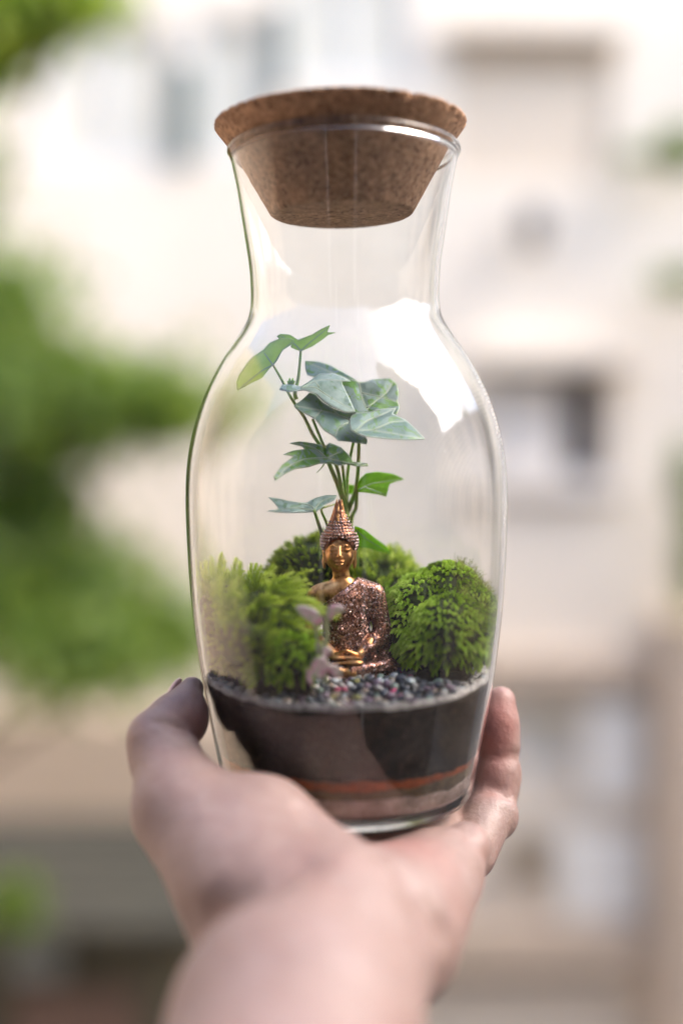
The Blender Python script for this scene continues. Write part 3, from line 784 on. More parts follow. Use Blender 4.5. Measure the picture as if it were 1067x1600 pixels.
# ================================================================== MOSS
def clampin(Vv, marg=.0006):
    V = Vv.copy(); zz = V[:, 2]
    zs = np.array([p[1] for p in prof][::-1]); rs = np.array([p[0] for p in prof][::-1]) - WALL - marg
    lim = np.interp(zz, zs, rs); dx = V[:, 0]-AX; dy = V[:, 1]-AY; r = np.hypot(dx, dy); k = np.minimum(1, lim/np.maximum(r, 1e-6))
    V[:, 0] = AX + dx*k; V[:, 1] = AY + dy*k; return V
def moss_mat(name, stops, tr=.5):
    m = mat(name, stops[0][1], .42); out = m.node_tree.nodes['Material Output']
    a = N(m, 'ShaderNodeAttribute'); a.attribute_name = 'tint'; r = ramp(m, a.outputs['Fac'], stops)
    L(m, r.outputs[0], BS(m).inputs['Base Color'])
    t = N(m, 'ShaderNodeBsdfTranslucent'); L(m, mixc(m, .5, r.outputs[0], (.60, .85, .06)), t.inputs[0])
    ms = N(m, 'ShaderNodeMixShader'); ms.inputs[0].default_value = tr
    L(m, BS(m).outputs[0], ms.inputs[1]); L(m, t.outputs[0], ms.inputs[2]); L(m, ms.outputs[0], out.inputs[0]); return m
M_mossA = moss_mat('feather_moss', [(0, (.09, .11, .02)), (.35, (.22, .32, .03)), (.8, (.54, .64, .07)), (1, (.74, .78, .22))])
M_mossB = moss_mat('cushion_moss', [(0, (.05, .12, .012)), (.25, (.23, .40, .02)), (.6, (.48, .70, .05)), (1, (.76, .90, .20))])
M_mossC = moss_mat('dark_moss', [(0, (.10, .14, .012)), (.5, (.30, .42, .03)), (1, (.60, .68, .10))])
M_peat = mat('peat', (.03, .022, .014), .95)
n_ = noise(M_peat, 500, 6); r_ = ramp(M_peat, n_.outputs[0], [(.35, (.018, .022, .007)), (.6, (.05, .08, .015)), (.75, (.09, .15, .025))]); L(M_peat, r_.outputs[0], BS(M_peat).inputs['Base Color']); L(M_peat, bump(M_peat, n_.outputs[0], .8, .001).outputs[0], BS(M_peat).inputs['Normal'])
def unit(a): return a / np.maximum(np.linalg.norm(a, axis=-1, keepdims=True), 1e-9)
def shoots(base, dirs, Ln, K, nl, nw, spread, droop, seed, curl=0.0, tint=None, seg=2, taper=.5):
    """base (n,3), dirs (n,3), Ln (n,) shoot length; K needles per shoot"""
    rg = np.random.default_rng(seed); n = len(base)
    dirs = unit(dirs); side = unit(np.cross(dirs, rg.normal(size=(n, 3)))); s2 = np.cross(dirs, side)
    t = (np.arange(K) + .5) / K
    t = np.tile(t, (n, 1)) + rg.normal(size=(n, K))*.01; t = np.clip(t, 0, 1) 
    g = np.array([0, 0, -1.0])
    pos = base[:, None] + dirs[:, None]*(t*Ln[:, None])[..., None] + g*(droop*(t**2)*Ln[:, None])[..., None]
    tan = unit(dirs[:, None] + g*(2*droop*t)[..., None])
    ph = np.arange(K)*2.4 + rg.uniform(0, 6, (n, 1)); 
    rad = side[:, None]*np.cos(ph)[..., None] + s2[:, None]*np.sin(ph)[..., None]
    sp_ = spread * (1 - .55*t)[..., None] + rg.normal(size=(n, K, 1))*.08
    nd = unit(tan*(1 - .35*sp_) + rad*sp_)
    ln = nl*(1 - taper*t**3)*rg.uniform(.75, 1.2, (n, K)); wd = nw*rg.uniform(.8, 1.2, (n, K))
    wv = unit(np.cross(nd, tan + 1e-3))*(wd/2)[..., None]
    mid = pos + nd*(ln*.5)[..., None]; tip = pos + nd*(ln*(1-curl*.3))[..., None] + tan*(ln*curl*.4)[..., None] + g*(ln*curl*.25)[..., None]
    mid = mid + tan*(ln*curl*.05)[..., None]
    Vv = np.stack([pos - wv*.6, pos + wv*.6, mid + wv, mid - wv, tip], 2).reshape(-1, 3)
    m = n*K; b = np.arange(m)*5
    T = np.concatenate([np.stack([b, b+1, b+2], 1), np.stack([b, b+2, b+3], 1), np.stack([b+3, b+2, b+4], 1)])
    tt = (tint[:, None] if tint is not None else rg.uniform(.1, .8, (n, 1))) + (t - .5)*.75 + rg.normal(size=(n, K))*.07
    tt = np.clip(tt, 0, 1); tt = np.repeat(tt.reshape(-1), 5)
    return Vv, T, tt
def moss_obj(parts, name, m, root):
    V = []; T = []; A = []; b = 0
    for v, t, a in parts: V.append(v); T.append(t + b); A.append(a); b += len(v)
    V = clampin(np.concatenate(V)); me = fast_mesh(name, V, np.concatenate(T))
    at = me.attributes.new('tint', 'FLOAT', 'POINT'); at.data.foreach_set('value', np.concatenate(A).astype(np.float32))
    o = link(name, me, None, m); o['kind'] = 'stuff'; return under(root, o)
def mound(root, ells, seed=0):
    lo = np.min([np.array(c) - np.array(r) for c, r in ells], 0) - .002; hi = np.max([np.array(c) + np.array(r) for c, r in ells], 0) + .002
    f = Field(lo, hi, .0008)
    for c, r in ells: f.ell(c, r, .002)
    me = f.mesh('peat_mound'); n = len(me.vertices); co = np.empty(n*3, np.float32); me.vertices.foreach_get('co', co)
    V = co.reshape(-1, 3); V = V + np.array([[mn.noise(Vector(p)*400)*.0009]*3 for p in V.tolist()]); V = clampin(V, .0012); me.vertices.foreach_set('co', V.astype(np.float32).ravel()); me.update()
    return under(root, link('peat_mound', me, None, M_peat))
def on_ells(ells, n, seed, zmin=-1, front=None):
    rg = np.random.default_rng(seed); Ps = []; Ns = []
    area = np.array([r[0]*r[2] + r[0]*r[1] + r[1]*r[2] for c, r in ells]); area /= area.sum()
    for i, (c, r) in enumerate(ells):
        d = unit(rg.normal(size=(int(n*area[i]*2), 3))); c = np.array(c); r = np.array(r)
        p = c + d*r; nn = unit(d/r)
        ok = (p[:, 2] > zmin) & (nn[:, 2] > -.75)
        for j, (c2, r2) in enumerate(ells):
            if j != i: ok &= (((p - np.array(c2))/np.array(r2))**2).sum(1) > .93
        if front is not None: ok &= front(p, nn)
        Ps.append(p[ok]); Ns.append(nn[ok])
    return np.concatenate(Ps), np.concatenate(Ns)
def E(px, py, d, rx, ry, rd):   # ellipsoid from pixels, depth radius in metres
    return (tuple(P(px, py, d)), (rx*d/F, rd, ry*d/F))
GZ = -.0825
# -- right cushion
ra = empty('moss_cushion', (AX + .03, .40, GZ)); tag(ra, 'bright green cushion moss of drooping tufts piled to the right of the figurine', 'moss')
EA = [E(655, 958, .410, 46, 58, .013), E(698, 945, .414, 56, 64, .014), E(706, 990, .392, 60, 58, .013), E(668, 1008, .392, 36, 36, .009), E(738, 968, .405, 38, 50, .016), E(634, 985, .408, 28, 52, .013), E(628, 940, .424, 42, 46, .010), E(745, 1000, .395, 28, 40, .012)]
mound(ra, EA)
Pn, Nn = on_ells(EA, 2900, 21, GZ - .001)
rg = np.random.default_rng(5)
dr = unit(Nn + np.array([0, 0, .55]) + rg.normal(size=Nn.shape)*.25)
cl = np.array([mn.noise(Vector(p)*130) for p in Pn.tolist()])
tint = np.clip(.50 + cl*.8 + rg.normal(size=len(Pn))*.10, .02, .9)
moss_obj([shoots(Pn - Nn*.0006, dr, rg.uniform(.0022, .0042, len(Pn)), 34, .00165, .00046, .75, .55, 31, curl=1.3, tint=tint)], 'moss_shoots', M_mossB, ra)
# brown dry shoots at the top right rim
ok = (Pn[:, 0] > AX + .038) & (Pn[:, 2] > -.062)
if ok.sum(): moss_obj([shoots(Pn[ok], unit(Nn[ok] + rg.normal(size=(ok.sum(), 3))*.4), rg.uniform(.003, .006, ok.sum()), 14, .0012, .00018, .8, .1, 32, tint=np.full(ok.sum(), .05))], 'dry_shoots', moss_mat('dry_moss', [(0, (.16, .11, .05)), (1, (.22, .20, .07))]), ra)
# -- left feathery moss
rb = empty('feathery_moss', (AX - .03, .385, GZ)); tag(rb, 'pale green feathery moss with long fine fronds on the left side against the glass', 'moss')
EB = [E(346, 986, .398, 44, 74, .014), E(405, 985, .390, 46, 62, .015), E(440, 985, .398, 38, 52, .012), E(380, 1005, .372, 45, 34, .008), E(440, 1020, .385, 40, 28, .010), E(442, 962, .412, 24, 38, .010)]
mound(rb, EB)
rg = np.random.default_rng(8)
Pn, Nn = on_ells(EB, 430, 22, GZ + .004)
dr = unit(Nn*.8 + np.array([.05, -.05, .75]) + rg.normal(size=Nn.shape)*.22)
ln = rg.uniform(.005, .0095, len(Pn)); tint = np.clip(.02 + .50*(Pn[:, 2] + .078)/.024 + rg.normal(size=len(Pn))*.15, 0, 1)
pa = [shoots(Pn, dr, ln, 58, .0033, .00021, .95, .25, 33, curl=.35, tint=tint)]
# fronds standing up at the far left, and those leaning over to the right
st = []; sdv = []; sln = []
for (px, py, d, ux, uz, l) in ((322, 930, .392, -.10, 1, .017), (336, 925, .385, 0, 1, .014), (352, 930, .392, .05, 1, .016), (366, 925, .39, .10, 1, .012), (330, 940, .4, .03, 1, .015), (345, 950, .376, 0, 1, .012), (360, 945, .38, .1, 1, .012),
    (310, 945, .398, 0, 1, .014), (318, 950, .405, .0, 1, .017), (375, 935, .4, .25, 1, .012), (395, 930, .395, .5, .9, .012), (415, 925, .39, .8, .7, .013), (430, 920, .39, 1, .5, .014), (432, 930, .385, 1, .3, .012), (425, 940, .382, 1, .05, .013),
    (452, 942, .385, 1, .0, .013), (460, 950, .38, 1, -.05, .013), (458, 948, .395, 1, .1, .010), (440, 960, .377, .9, -.3, .011), (400, 945, .378, .7, .2, .011), (440, 925, .4, .8, .6, .009), (385, 920, .395, .3, 1, .010), (405, 915, .4, .6, .8, .009)):
    for q in range(3):
        st.append(np.array(P(px + random.uniform(-7, 7), py + random.uniform(-7, 7), d))); sdv.append((ux + random.uniform(-.15, .15), random.uniform(-.35, .15), uz + random.uniform(-.1, .1))); sln.append(l*random.uniform(.75, 1.1))
pa.append(shoots(np.array(st), np.array(sdv), np.array(sln), 95, .0038, .00020, .95, .12, 34, curl=.35, tint=RNG.uniform(.5, .95, len(st))))
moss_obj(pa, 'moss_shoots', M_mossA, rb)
# lower dark green clump in front of it
rc = empty('moss_tuft', tuple(P(450, 1050, .375))); tag(rc, 'small dark green moss tuft low in front, beside the pink leaved seedling', 'moss')
EC = [E(452, 1030, .372, 36, 30, .006), E(425, 1040, .37, 24, 20, .005)]
mound(rc, EC); rg = np.random.default_rng(9); Pn, Nn = on_ells(EC, 190, 23, GZ - .001)
moss_obj([shoots(Pn, unit(Nn + np.array([0, -.1, .35]) + rg.normal(size=Nn.shape)*.3), rg.uniform(.003, .0055, len(Pn)), 50, .0019, .0003, .9, .3, 35, curl=.8, tint=rg.uniform(.1, .65, len(Pn)))], 'moss_shoots', M_mossB, rc)
# -- mound behind, left of the head
rd_ = empty('moss_mound', tuple(P(470, 940, .43))); tag(rd_, 'dark olive moss mound rising behind the left side of the figurine head', 'moss')
ED = [E(490, 905, .43, 62, 58, .012), E(520, 905, .435, 50, 68, .012), E(455, 915, .43, 40, 40, .010)]
mound(rd_, ED); rg = np.random.default_rng(12); Pn, Nn = on_ells(ED, 1100, 24, -.075)
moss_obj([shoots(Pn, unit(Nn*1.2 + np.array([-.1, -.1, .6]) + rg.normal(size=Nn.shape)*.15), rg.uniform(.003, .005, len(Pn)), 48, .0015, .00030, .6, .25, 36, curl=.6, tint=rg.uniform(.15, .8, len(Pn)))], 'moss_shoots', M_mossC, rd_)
# -- starry moss right of the head
re_ = empty('starry_moss', tuple(P(600, 940, .43))); tag(re_, 'yellow green starry moss patch behind the right shoulder of the figurine', 'moss')
EE = [E(590, 925, .43, 52, 52, .012), E(610, 905, .437, 30, 34, .010), E(565, 905, .437, 40, 40, .010)]
mound(re_, EE); rg = np.random.default_rng(13); Pn, Nn = on_ells(EE, 520, 25, -.075)
moss_obj([shoots(Pn, unit(Nn + np.array([0, -.1, .7]) + rg.normal(size=Nn.shape)*.3), rg.uniform(.0035, .0065, len(Pn)), 46, .0026, .00022, 1.05, .1, 37, curl=.2, tint=rg.uniform(.2, .9, len(Pn)))], 'moss_shoots', M_mossA, re_)

# ================================================================== IVY
ivy = empty('ivy_plant', tuple(P(545, 905, .424))); tag(ivy, 'young ivy with grey green lobed leaves on thin stems rising behind the figurine', 'plant')
def Z2(x, y): return (340 + x/2.964, 480 + y/2.964)
def leafy(name, stops, grey, tr, edge=None):
    m = mat(name, stops[0][1], .48); out = m.node_tree.nodes['Material Output']
    n_ = noise(m, 330, 4, .6); r = ramp(m, n_.outputs[0], stops); col = r.outputs[0]
    if grey:
        n2_ = noise(m, 170, 4, .6, dist=1.5); f_ = ramp(m, n2_.outputs[0], [(grey[1]-.035, (0,0,0)), (grey[1]+.035, (1,1,1))]); col = mixc(m, f_.outputs[0], col, grey[0])
    a = N(m, 'ShaderNodeAttribute'); a.attribute_name = 'edge'
    if edge:
        e_ = ramp(m, a.outputs['Fac'], [(.0, (.9,.9,.9)), (.14, (0,0,0))]); col = mixc(m, e_.outputs[0], col, edge)
    a2 = N(m, 'ShaderNodeAttribute'); a2.attribute_name = 'veindist'; ad = N(m, 'ShaderNodeMath', operation='ADD'); nn_ = noise(m, 900, 3); ml = N(m, 'ShaderNodeMath', operation='MULTIPLY'); ml.inputs[1].default_value = .22
    L(m, nn_.outputs[0], ml.inputs[0]); L(m, a2.outputs['Fac'], ad.inputs[0]); L(m, ml.outputs[0], ad.inputs[1])
    v_ = ramp(m, ad.outputs[0], [(.12, (.55, .55, .55)), (.36, (0, 0, 0))]); col = mixc(m, v_.outputs[0], col, edge or (.42, .62, .16))
    L(m, col, BS(m).inputs['Base Color'])
    n3_ = noise(m, 420, 3); L(m, bump(m, n3_.outputs[0], .35, .0004).outputs[0], BS(m).inputs['Normal'])
    t = N(m, 'ShaderNodeBsdfTranslucent'); L(m, mixc(m, .5, col, (.62, .86, .08)), t.inputs[0])
    ms = N(m, 'ShaderNodeMixShader'); ms.inputs[0].default_value = tr
    L(m, BS(m).outputs[0], ms.inputs[1]); L(m, t.outputs[0], ms.inputs[2]); L(m, ms.outputs[0], out.inputs[0]); return m
ML_light = leafy('light_leaf', [(.35, (.58, .80, .14)), (.65, (.70, .86, .26))], None, .72, (.42, .55, .26))
ML_grey = leafy('grey_green_leaf', [(.35, (.08, .22, .08)), (.6, (.15, .31, .14))], ((.17, .28, .28), .45), .25, (.50, .58, .50))
ML_var = leafy('variegated_leaf', [(.35, (.07, .22, .035)), (.65, (.14, .34, .06))], ((.20, .30, .30), .50), .25, (.45, .50, .38))
ML_bright = leafy('bright_leaf', [(.35, (.18, .46, .02)), (.65, (.28, .58, .04))], None, .6)
ML_pale = leafy('pale_blue_leaf', [(.35, (.24, .37, .35)), (.65, (.34, .46, .46))], ((.17, .30, .20), .57), .22, (.44, .52, .48))
M_vein = mat('leaf_vein', (.40, .50, .34), .5); M_stem = mat('ivy_stem', (.14, .26, .06), .45)
n_ = noise(M_stem, 260, 3); r_ = ramp(M_stem, n_.outputs[0], [(.35, (.26, .48, .09)), (.65, (.38, .36, .14))]); L(M_stem, r_.outputs[0], BS(M_stem).inputs['Base Color'])
def make_leaf(outline, d, gx, gy, m, veins=(), label=None, dome=.0, root=ivy, zoomf=Z2, step=5.0, thick=.00022, vw=.00027, wav=.0004, seed=0):
    """outline in picture points, depth d at its middle, gradients gx, gy in m per photo pixel"""
    pts = [Vector(zoomf(*p)) for p in outline]; c = sum(pts, Vector((0, 0)))/len(pts)
    poly = []
    n = len(pts)
    for i in range(n):
        p0, p1, p2, p3 = pts[i-1], pts[i], pts[(i+1) % n], pts[(i+2) % n]
        k = max(2, int((p2-p1).length / 2.5))
        for j in range(k):
            t = j/k; cr = .5*((2*p1)+(p2-p0)*t+(2*p0-5*p1+4*p2-p3)*t*t+(3*p1-p0-3*p2+p3)*t**3); li = p1.lerp(p2, t); poly.append(cr.lerp(li, .75))
    A = np.array([tuple(p) for p in poly])
    xmin, ymin = A.min(0); xmax, ymax = A.max(0)
    def inside(x, y):
        c_ = False; j = len(A)-1
        for i in range(len(A)):
            if (A[i,1] > y) != (A[j,1] > y) and x < (A[j,0]-A[i,0])*(y-A[i,1])/(A[j,1]-A[i,1]) + A[i,0]: c_ = not c_
            j = i
        return c_
    def edist(x, y): return float(np.hypot(A[:,0]-x, A[:,1]-y).min())
    vs = [Vector(p) for p in A]; 
    x = xmin
    s_ = 2.3; row = 0
    y = ymin
    while y < ymax:
        x = xmin + (row % 2)*s_/2
        while x < xmax:
            if inside(x, y) and edist(x, y) > 1.6: vs.append(Vector((x, y)))
            x += s_
        y += s_*.87; row += 1
    ed = [(i, (i+1) % len(A)) for i in range(len(A))]
    V2, _, F2, _, _, _ = delaunay_2d_cdt(vs, ed, [list(range(len(A)))], 1, 1e-4)
    vp = [[Vector(zoomf(*q)) for q in v] for v in veins]
    def vdist(q):
        b = 1e9
        for v in vp:
            for a_, b_ in zip(v[:-1], v[1:]):
                ab = b_-a_; t = max(0, min(1, (q-a_).dot(ab)/max(ab.length_squared, 1e-9))); b = min(b, (q-a_-ab*t).length)
        return b
    size = max(xmax-xmin, ymax-ymin)
    def depth(q):
        dd = d + gx*(q.x-c.x) + gy*(q.y-c.y)
        dd += wav*mn.noise(Vector((q.x*.045, q.y*.045, seed*3.1))) * 1.6
        if vp: dd -= .0006*min(1, vdist(q)/9.0)*1.0 - dome*0   # blade bulges between the sunken veins
        return dd
    V3 = [P(q.x, q.y, depth(q)) for q in V2]
    me = mesh('leaf', V3, F2); e_ = me.attributes.new('edge', 'FLOAT', 'POINT')
    e_.data.foreach_set('value', [min(1, edist(q.x, q.y)/18.0) for q in V2])
    e2 = me.attributes.new('veindist', 'FLOAT', 'POINT'); e2.data.foreach_set('value', [min(1, vdist(q)/10.0) if vp else 1.0 for q in V2])
    o = link('leaf', me, None, m); sm = o.modifiers.new('thickness', 'SOLIDIFY'); sm.thickness = thick; sm.offset = 0
    under(root, o)
    if label: o['label'] = label
    if veins:
        mb = MB()
        for vi, v in enumerate(vp):
            q = smooth_path([Vector((a_.x, a_.y, 0)) for a_ in v], 4)
            q3 = [P(p.x, p.y, depth(Vector((p.x, p.y))) - .00014) for p in q]
            mb.tube(q3, [vw*(1 - .75*i/len(q3)) for i in range(len(q3))], 5)
        v_ = mb.build('vein', M_vein, None, True); v_.parent = o
    return o
make_leaf([(355,158),(350,172),(300,205),(272,255),(235,292),(205,330),(150,357),(90,388),(88,350),(98,318),(135,265),(165,233),(213,202),(240,170),(285,150),(330,146)], .405, .00018, .00022, ML_light, [[(256,270),(200,300),(105,375)], [(256,270),(300,205),(345,165)], [(256,270),(215,215)]], 'light green leaf hanging to the left at the top', seed=1)
make_leaf([(345,165),(338,190),(360,200),(385,208),(440,185),(490,150),(512,133),(546,122),(508,120),(520,87),(480,105),(440,130),(400,145),(372,155),(335,132),(290,128),(274,140),(290,152)], .411, .0001, .0003, ML_light, [[(385,206),(430,165),(510,100)], [(385,206),(350,170),(290,135)]], 'light green leaf topmost on the plant', seed=2)
make_leaf([(405,253),(470,257),(520,272),(570,298),(630,333),(655,350),(680,350),(720,337),(800,334),(830,360),(840,400),(835,440),(843,470),(828,503),(780,500),(700,505),(640,500),(600,440),(540,370),(470,335),(415,318),(405,285)], .4135, .00005, -.00022, ML_var, [[(655,352),(670,430),(700,490)], [(665,400),(760,420),(832,440)], [(655,352),(560,320),(420,262)], [(690,470),(780,400),(815,345)]], 'large leaf at the back with dark green centre and grey green blotches', seed=3)
make_leaf([(285,385),(300,362),(345,362),(385,370),(420,350),(470,312),(530,309),(575,325),(617,347),(575,350),(592,390),(612,430),(638,488),(590,487),(540,470),(490,440),(455,405),(400,388),(330,395)], .4055, .0001, -.00022, ML_pale, [[(385,378),(450,375),(520,420),(632,484)], [(385,378),(480,340),(608,347)], [(470,375),(440,330)]], 'pale blue grey leaf lying over the large variegated one', seed=4)
make_leaf([(353,457),(392,430),(425,400),(455,408),(490,445),(540,474),(590,490),(640,492),(650,520),(640,560),(650,590),(692,612),(690,636),(620,626),(558,620),(538,600),(490,570),(450,520),(400,492),(362,472)], .402, .0001, -.00024, ML_grey, [[(690,615),(620,530),(520,490),(360,460)], [(620,530),(560,560),(545,600)], [(560,505),(500,440)], [(480,480),(450,515)]], 'blue grey leaf pointing left over the stems', seed=5)
make_leaf([(640,492),(700,489),(730,478),(765,473),(826,469),(812,496),(870,525),(920,570),(960,613),(880,617),(800,613),(740,607),(690,602),(650,590),(618,570),(608,535),(618,508)], .3990, .0001, -.00026, ML_grey, [[(625,575),(700,572),(800,585),(955,612)], [(640,573),(690,530),(760,500),(820,472)], [(720,573),(800,535),(870,530)]], 'large blue grey leaf with a long tip pointing right', seed=6)
make_leaf([(268,806),(262,782),(300,730),(350,692),(304,684),(350,665),(402,658),(385,645),(333,632),(380,623),(430,630),(500,642),(518,630),(570,650),(600,678),(620,700),(625,716),(692,724),(697,737),(640,738),(600,728),(560,734),(520,724),(470,726),(420,742),(360,750),(310,775)], .4025, .00012, -.00020, ML_var, [[(505,700),(400,705),(320,745),(272,800)], [(505,700),(440,650),(345,630)], [(505,700),(600,722),(690,731)], [(505,700),(570,670)]], 'dark green leaf with grey lobes halfway up the plant', seed=7)
make_leaf([(648,832),(660,795),(688,770),(740,763),(810,772),(864,797),(820,810),(796,820),(788,850),(780,877),(740,867),(690,860),(650,855)], .416, .0002, .0001, ML_bright, [[(652,845),(720,815),(858,797)], [(680,832),(775,868)]], 'bright green leaf on the right below the grey ones', seed=8)
make_leaf([(572,812),(602,820),(632,824),(628,865),(602,866),(585,842)], .424, .0001, .0001, ML_bright, seed=9)
make_leaf([(236,880),(290,888),(350,903),(410,905),(450,884),(500,871),(552,872),(540,893),(500,915),(460,946),(400,951),(330,952),(270,950),(230,944),(282,935),(262,905)], .3965, .00006, -.0002, ML_pale, [[(448,940),(420,915),(250,885)], [(448,940),(480,900),(545,877)], [(448,940),(350,930),(245,944)]], 'low blue grey leaf left of the flame crown', seed=10)
make_leaf([(635,1014),(680,1030),(730,1070),(775,1102),(806,1142),(750,1132),(700,1115),(650,1108),(636,1065)], .416, .0001, .0003, ML_bright, [[(640,1030),(700,1080),(800,1138)]], 'green leaf bending down behind the figurine head', seed=11)
def stem(pts, ds, r0, r1):
    q = [P(*Z2(*p), dd) for p, dd in zip(pts, ds)]; q = smooth_path(q, 5); mb = MB(); n = len(q)
    mb.tube(q, [r0 + (r1-r0)*i/n for i in range(n)], 8); o = mb.build('stem', M_stem, None, True); under(ivy, o)
gz = (600, 1290)
for pts, ds, r0, r1 in (
    ([gz, (597,1000), (575,880), (520,735), (480,650), (440,590), (400,510), (345,430), (300,345), (258,272)], [.424,.42,.415,.412,.411,.410,.410,.409,.407,.405], .0010, .00042),
    ([(365,430), (358,400), (372,340), (378,290), (385,208)], [.41,.41,.411,.411,.411], .0008, .00045),
    ([gz, (598,1000), (592,900), (575,850), (550,735), (500,660), (440,520)], [.424,.42,.417,.414,.411,.407,.404], .0009, .0005),
    ([gz, (600,1000), (597,900), (585,800), (578,735)], [.424,.42,.418,.414,.409], .0008, .0005),
    ([gz, (602,1000), (598,900), (603,760), (630,620)], [.424,.421,.419,.416,.410], .0009, .0005),
    ([gz, (600,980), (610,930), (638,850), (650,760), (655,600)], [.424,.422,.42,.417,.413,.408], .0011, .0006),
    ([gz, (618,1000), (640,930), (645,860), (650,842)], [.424,.421,.419,.417,.416], .0008, .0006),
    ([(600,1290), (510,1110), (480,1040), (462,985), (448,942)], [.424,.415,.405,.399,.395], .0009, .0005),
    ([(600,1290), (530,1080), (505,1000), (480,940), (500,925), (548,912)], [.424,.418,.412,.406,.405,.409], .0007, .0003),
    ([(655,1290), (640,1100), (637,1030)], [.424,.42,.416], .0007, .0004),
    ([(492,728), (478,748), (458,768)], [.409,.408,.407], .0003, .0001)):
    stem(pts, ds, r0, r1)
mb = MB()
for q in range(5): mb.tube([P(*Z2(338, 372), .409), P(*Z2(325 + q*8, 345 - (q % 2)*12), .4085 - q*.0002)], [.0007, .0003], 6)
under(ivy, mb.build('bud', ML_bright, None, True))

# ================================================================== PINK-LEAVED SEEDLING (front, out of focus)
sg_ = empty('pink_seedling', tuple(P(512, 1070, .366))); tag(sg_, 'tiny seedling with pink and white leaves in front of the figurine, out of focus', 'plant')
M_pink = mat('pink_leaf', (.62, .38, .44), .45)
n_ = noise(M_pink, 260, 3); r_ = ramp(M_pink, n_.outputs[0], [(.35, (.72, .26, .42)), (.5, (.88, .66, .74)), (.68, (.50, .62, .40))]); L(M_pink, r_.outputs[0], BS(M_pink).inputs['Base Color'])
M_pinkstem = mat('pink_stem', (.36, .38, .20), .5)
Z3 = lambda x, y: (440 + x/4.705, 760 + y/4.705)
def st3(pts, d, r):
    mb = MB(); mb.tube(smooth_path([P(*Z3(*p), d + i*.0004) for i, p in enumerate(pts)], 4), r, 8); under(sg_, mb.build('stem', M_pinkstem, None, True))
st3([(330, 1450), (305, 1250), (330, 1120), (330, 980), (345, 930)], .366, .0008); st3([(318, 1260), (270, 1150), (240, 1000)], .366, .0005)
kw = dict(root=sg_, zoomf=Z3, thick=.0007, wav=.001, vw=.0002)
for ol, dd in (([(105,885),(150,875),(215,890),(275,930),(300,975),(285,1010),(240,1005),(180,970),(130,930)], .364), ([(345,960),(330,915),(350,880),(400,868),(450,880),(465,905),(430,925),(390,935),(365,980)], .366),
               ([(230,1290),(260,1255),(310,1250),(345,1290),(340,1350),(300,1400),(250,1410),(215,1360)], .362), ([(345,1310),(400,1310),(450,1350),(440,1390),(380,1395),(345,1360)], .364),
               ([(190,1330),(225,1380),(235,1440),(205,1460),(185,1410)], .363), ([(300,1200),(340,1180),(375,1200),(350,1240),(310,1245)], .365), ([(250,1160),(275,1140),(295,1170),(285,1230),(255,1215)], .367)):
    make_leaf(ol, dd, .00002, .0001, M_pink, **kw)

# ================================================================== PEBBLES
rg = random.Random(17)
PC = {'slate grey': (.06, .07, .10), 'milky white': (.50, .48, .47), 'pale green': (.24, .33, .28), 'dusty violet': (.17, .11, .17), 'magenta': (.50, .05, .16), 'sandy beige': (.34, .27, .22), 'bluish white': (.36, .41, .46), 'mustard': (.30, .29, .10)}
shapes = []
def pebble_mesh(seed, m):
    bm = bmesh.new(); bmesh.ops.create_icosphere(bm, subdivisions=2, radius=1)
    q = Vector((seed*1.7, seed*.3, 2))
    for v in bm.verts: v.co *= 1 + .35*mn.noise(v.co*.9 + q) + .1*mn.noise(v.co*2.5 + q)
    for v in bm.verts: v.co.z *= .72
    me = bpy.data.meshes.new('pebble'); bm.to_mesh(me); bm.free(); me.materials.append(m); return me
PM = {}
for nm, c in PC.items():
    m = mat('pebble_' + nm.replace(' ', '_'), c, .35); n_ = noise(m, 2.2, 4); r_ = ramp(m, n_.outputs[0], [(.35, tuple(x*.7 for x in c)), (.65, tuple(min(1, x*1.25) for x in c))]); L(m, r_.outputs[0], BS(m).inputs['Base Color'])
    PM[nm] = [pebble_mesh(len(PM)*4 + k, m) for k in range(3)]
def top_z(x, y):
    dx, dy = x-AX, y-AY; r = math.hypot(dx, dy)/.05; a = math.atan2(dy, dx); return zE(min(r, 1), a)
PEB = []
def put_pebble(x, y, s, nm, grp, lab):
    o = bpy.data.objects.new('pebble', rg.choice(PM[nm])); C.objects.link(o)
    o.location = (x, y, top_z(x, y) + s*.45 + rg.uniform(0, .0006)); o.scale = (s, s*rg.uniform(.75, 1.1), s*rg.uniform(.7, 1)); o.rotation_euler = (rg.uniform(-.4, .4), rg.uniform(-.4, .4), rg.uniform(0, 6))
    for p in o.data.polygons: p.use_smooth = True
    tag(o, lab, 'pebble', grp); PEB.append((o, nm, x, y))
placed = []
names = ['slate grey']*6 + ['milky white']*5 + ['pale green']*3 + ['dusty violet']*6 + ['magenta'] + ['sandy beige']*4 + ['bluish white']*5 + ['mustard'] + ['slate grey']*5
tries = 0
while len(placed) < 190 and tries < 30000:
    tries += 1
    x = rg.uniform(AX - .040, AX + .047); y = rg.uniform(AY - .049, AY - .002); s = rg.uniform(.0010, .0020)
    z = top_z(x, y)
    if math.hypot(x-AX, y-AY) > r_in(z + .001) - s - .0009: continue
    if x < AX - .012 and y > AY - .037: continue
    if x < AX - .028: continue
    if x > AX + .022 and y > AY - .026: continue
    if abs(x - FO.x) < .0175 and y > FO.y - .0165: continue
    if any((x-a)**2 + (y-b)**2 < ((s+c)*.82)**2 for a, b, c in placed): continue
    placed.append((x, y, s)); nm = rg.choice(names); k = nm
    put_pebble(x, y, s, nm, nm + ' pebbles in front of the figurine', 'small rounded %s pebble in the coloured gravel between figurine and glass' % nm)
n1_ = 0
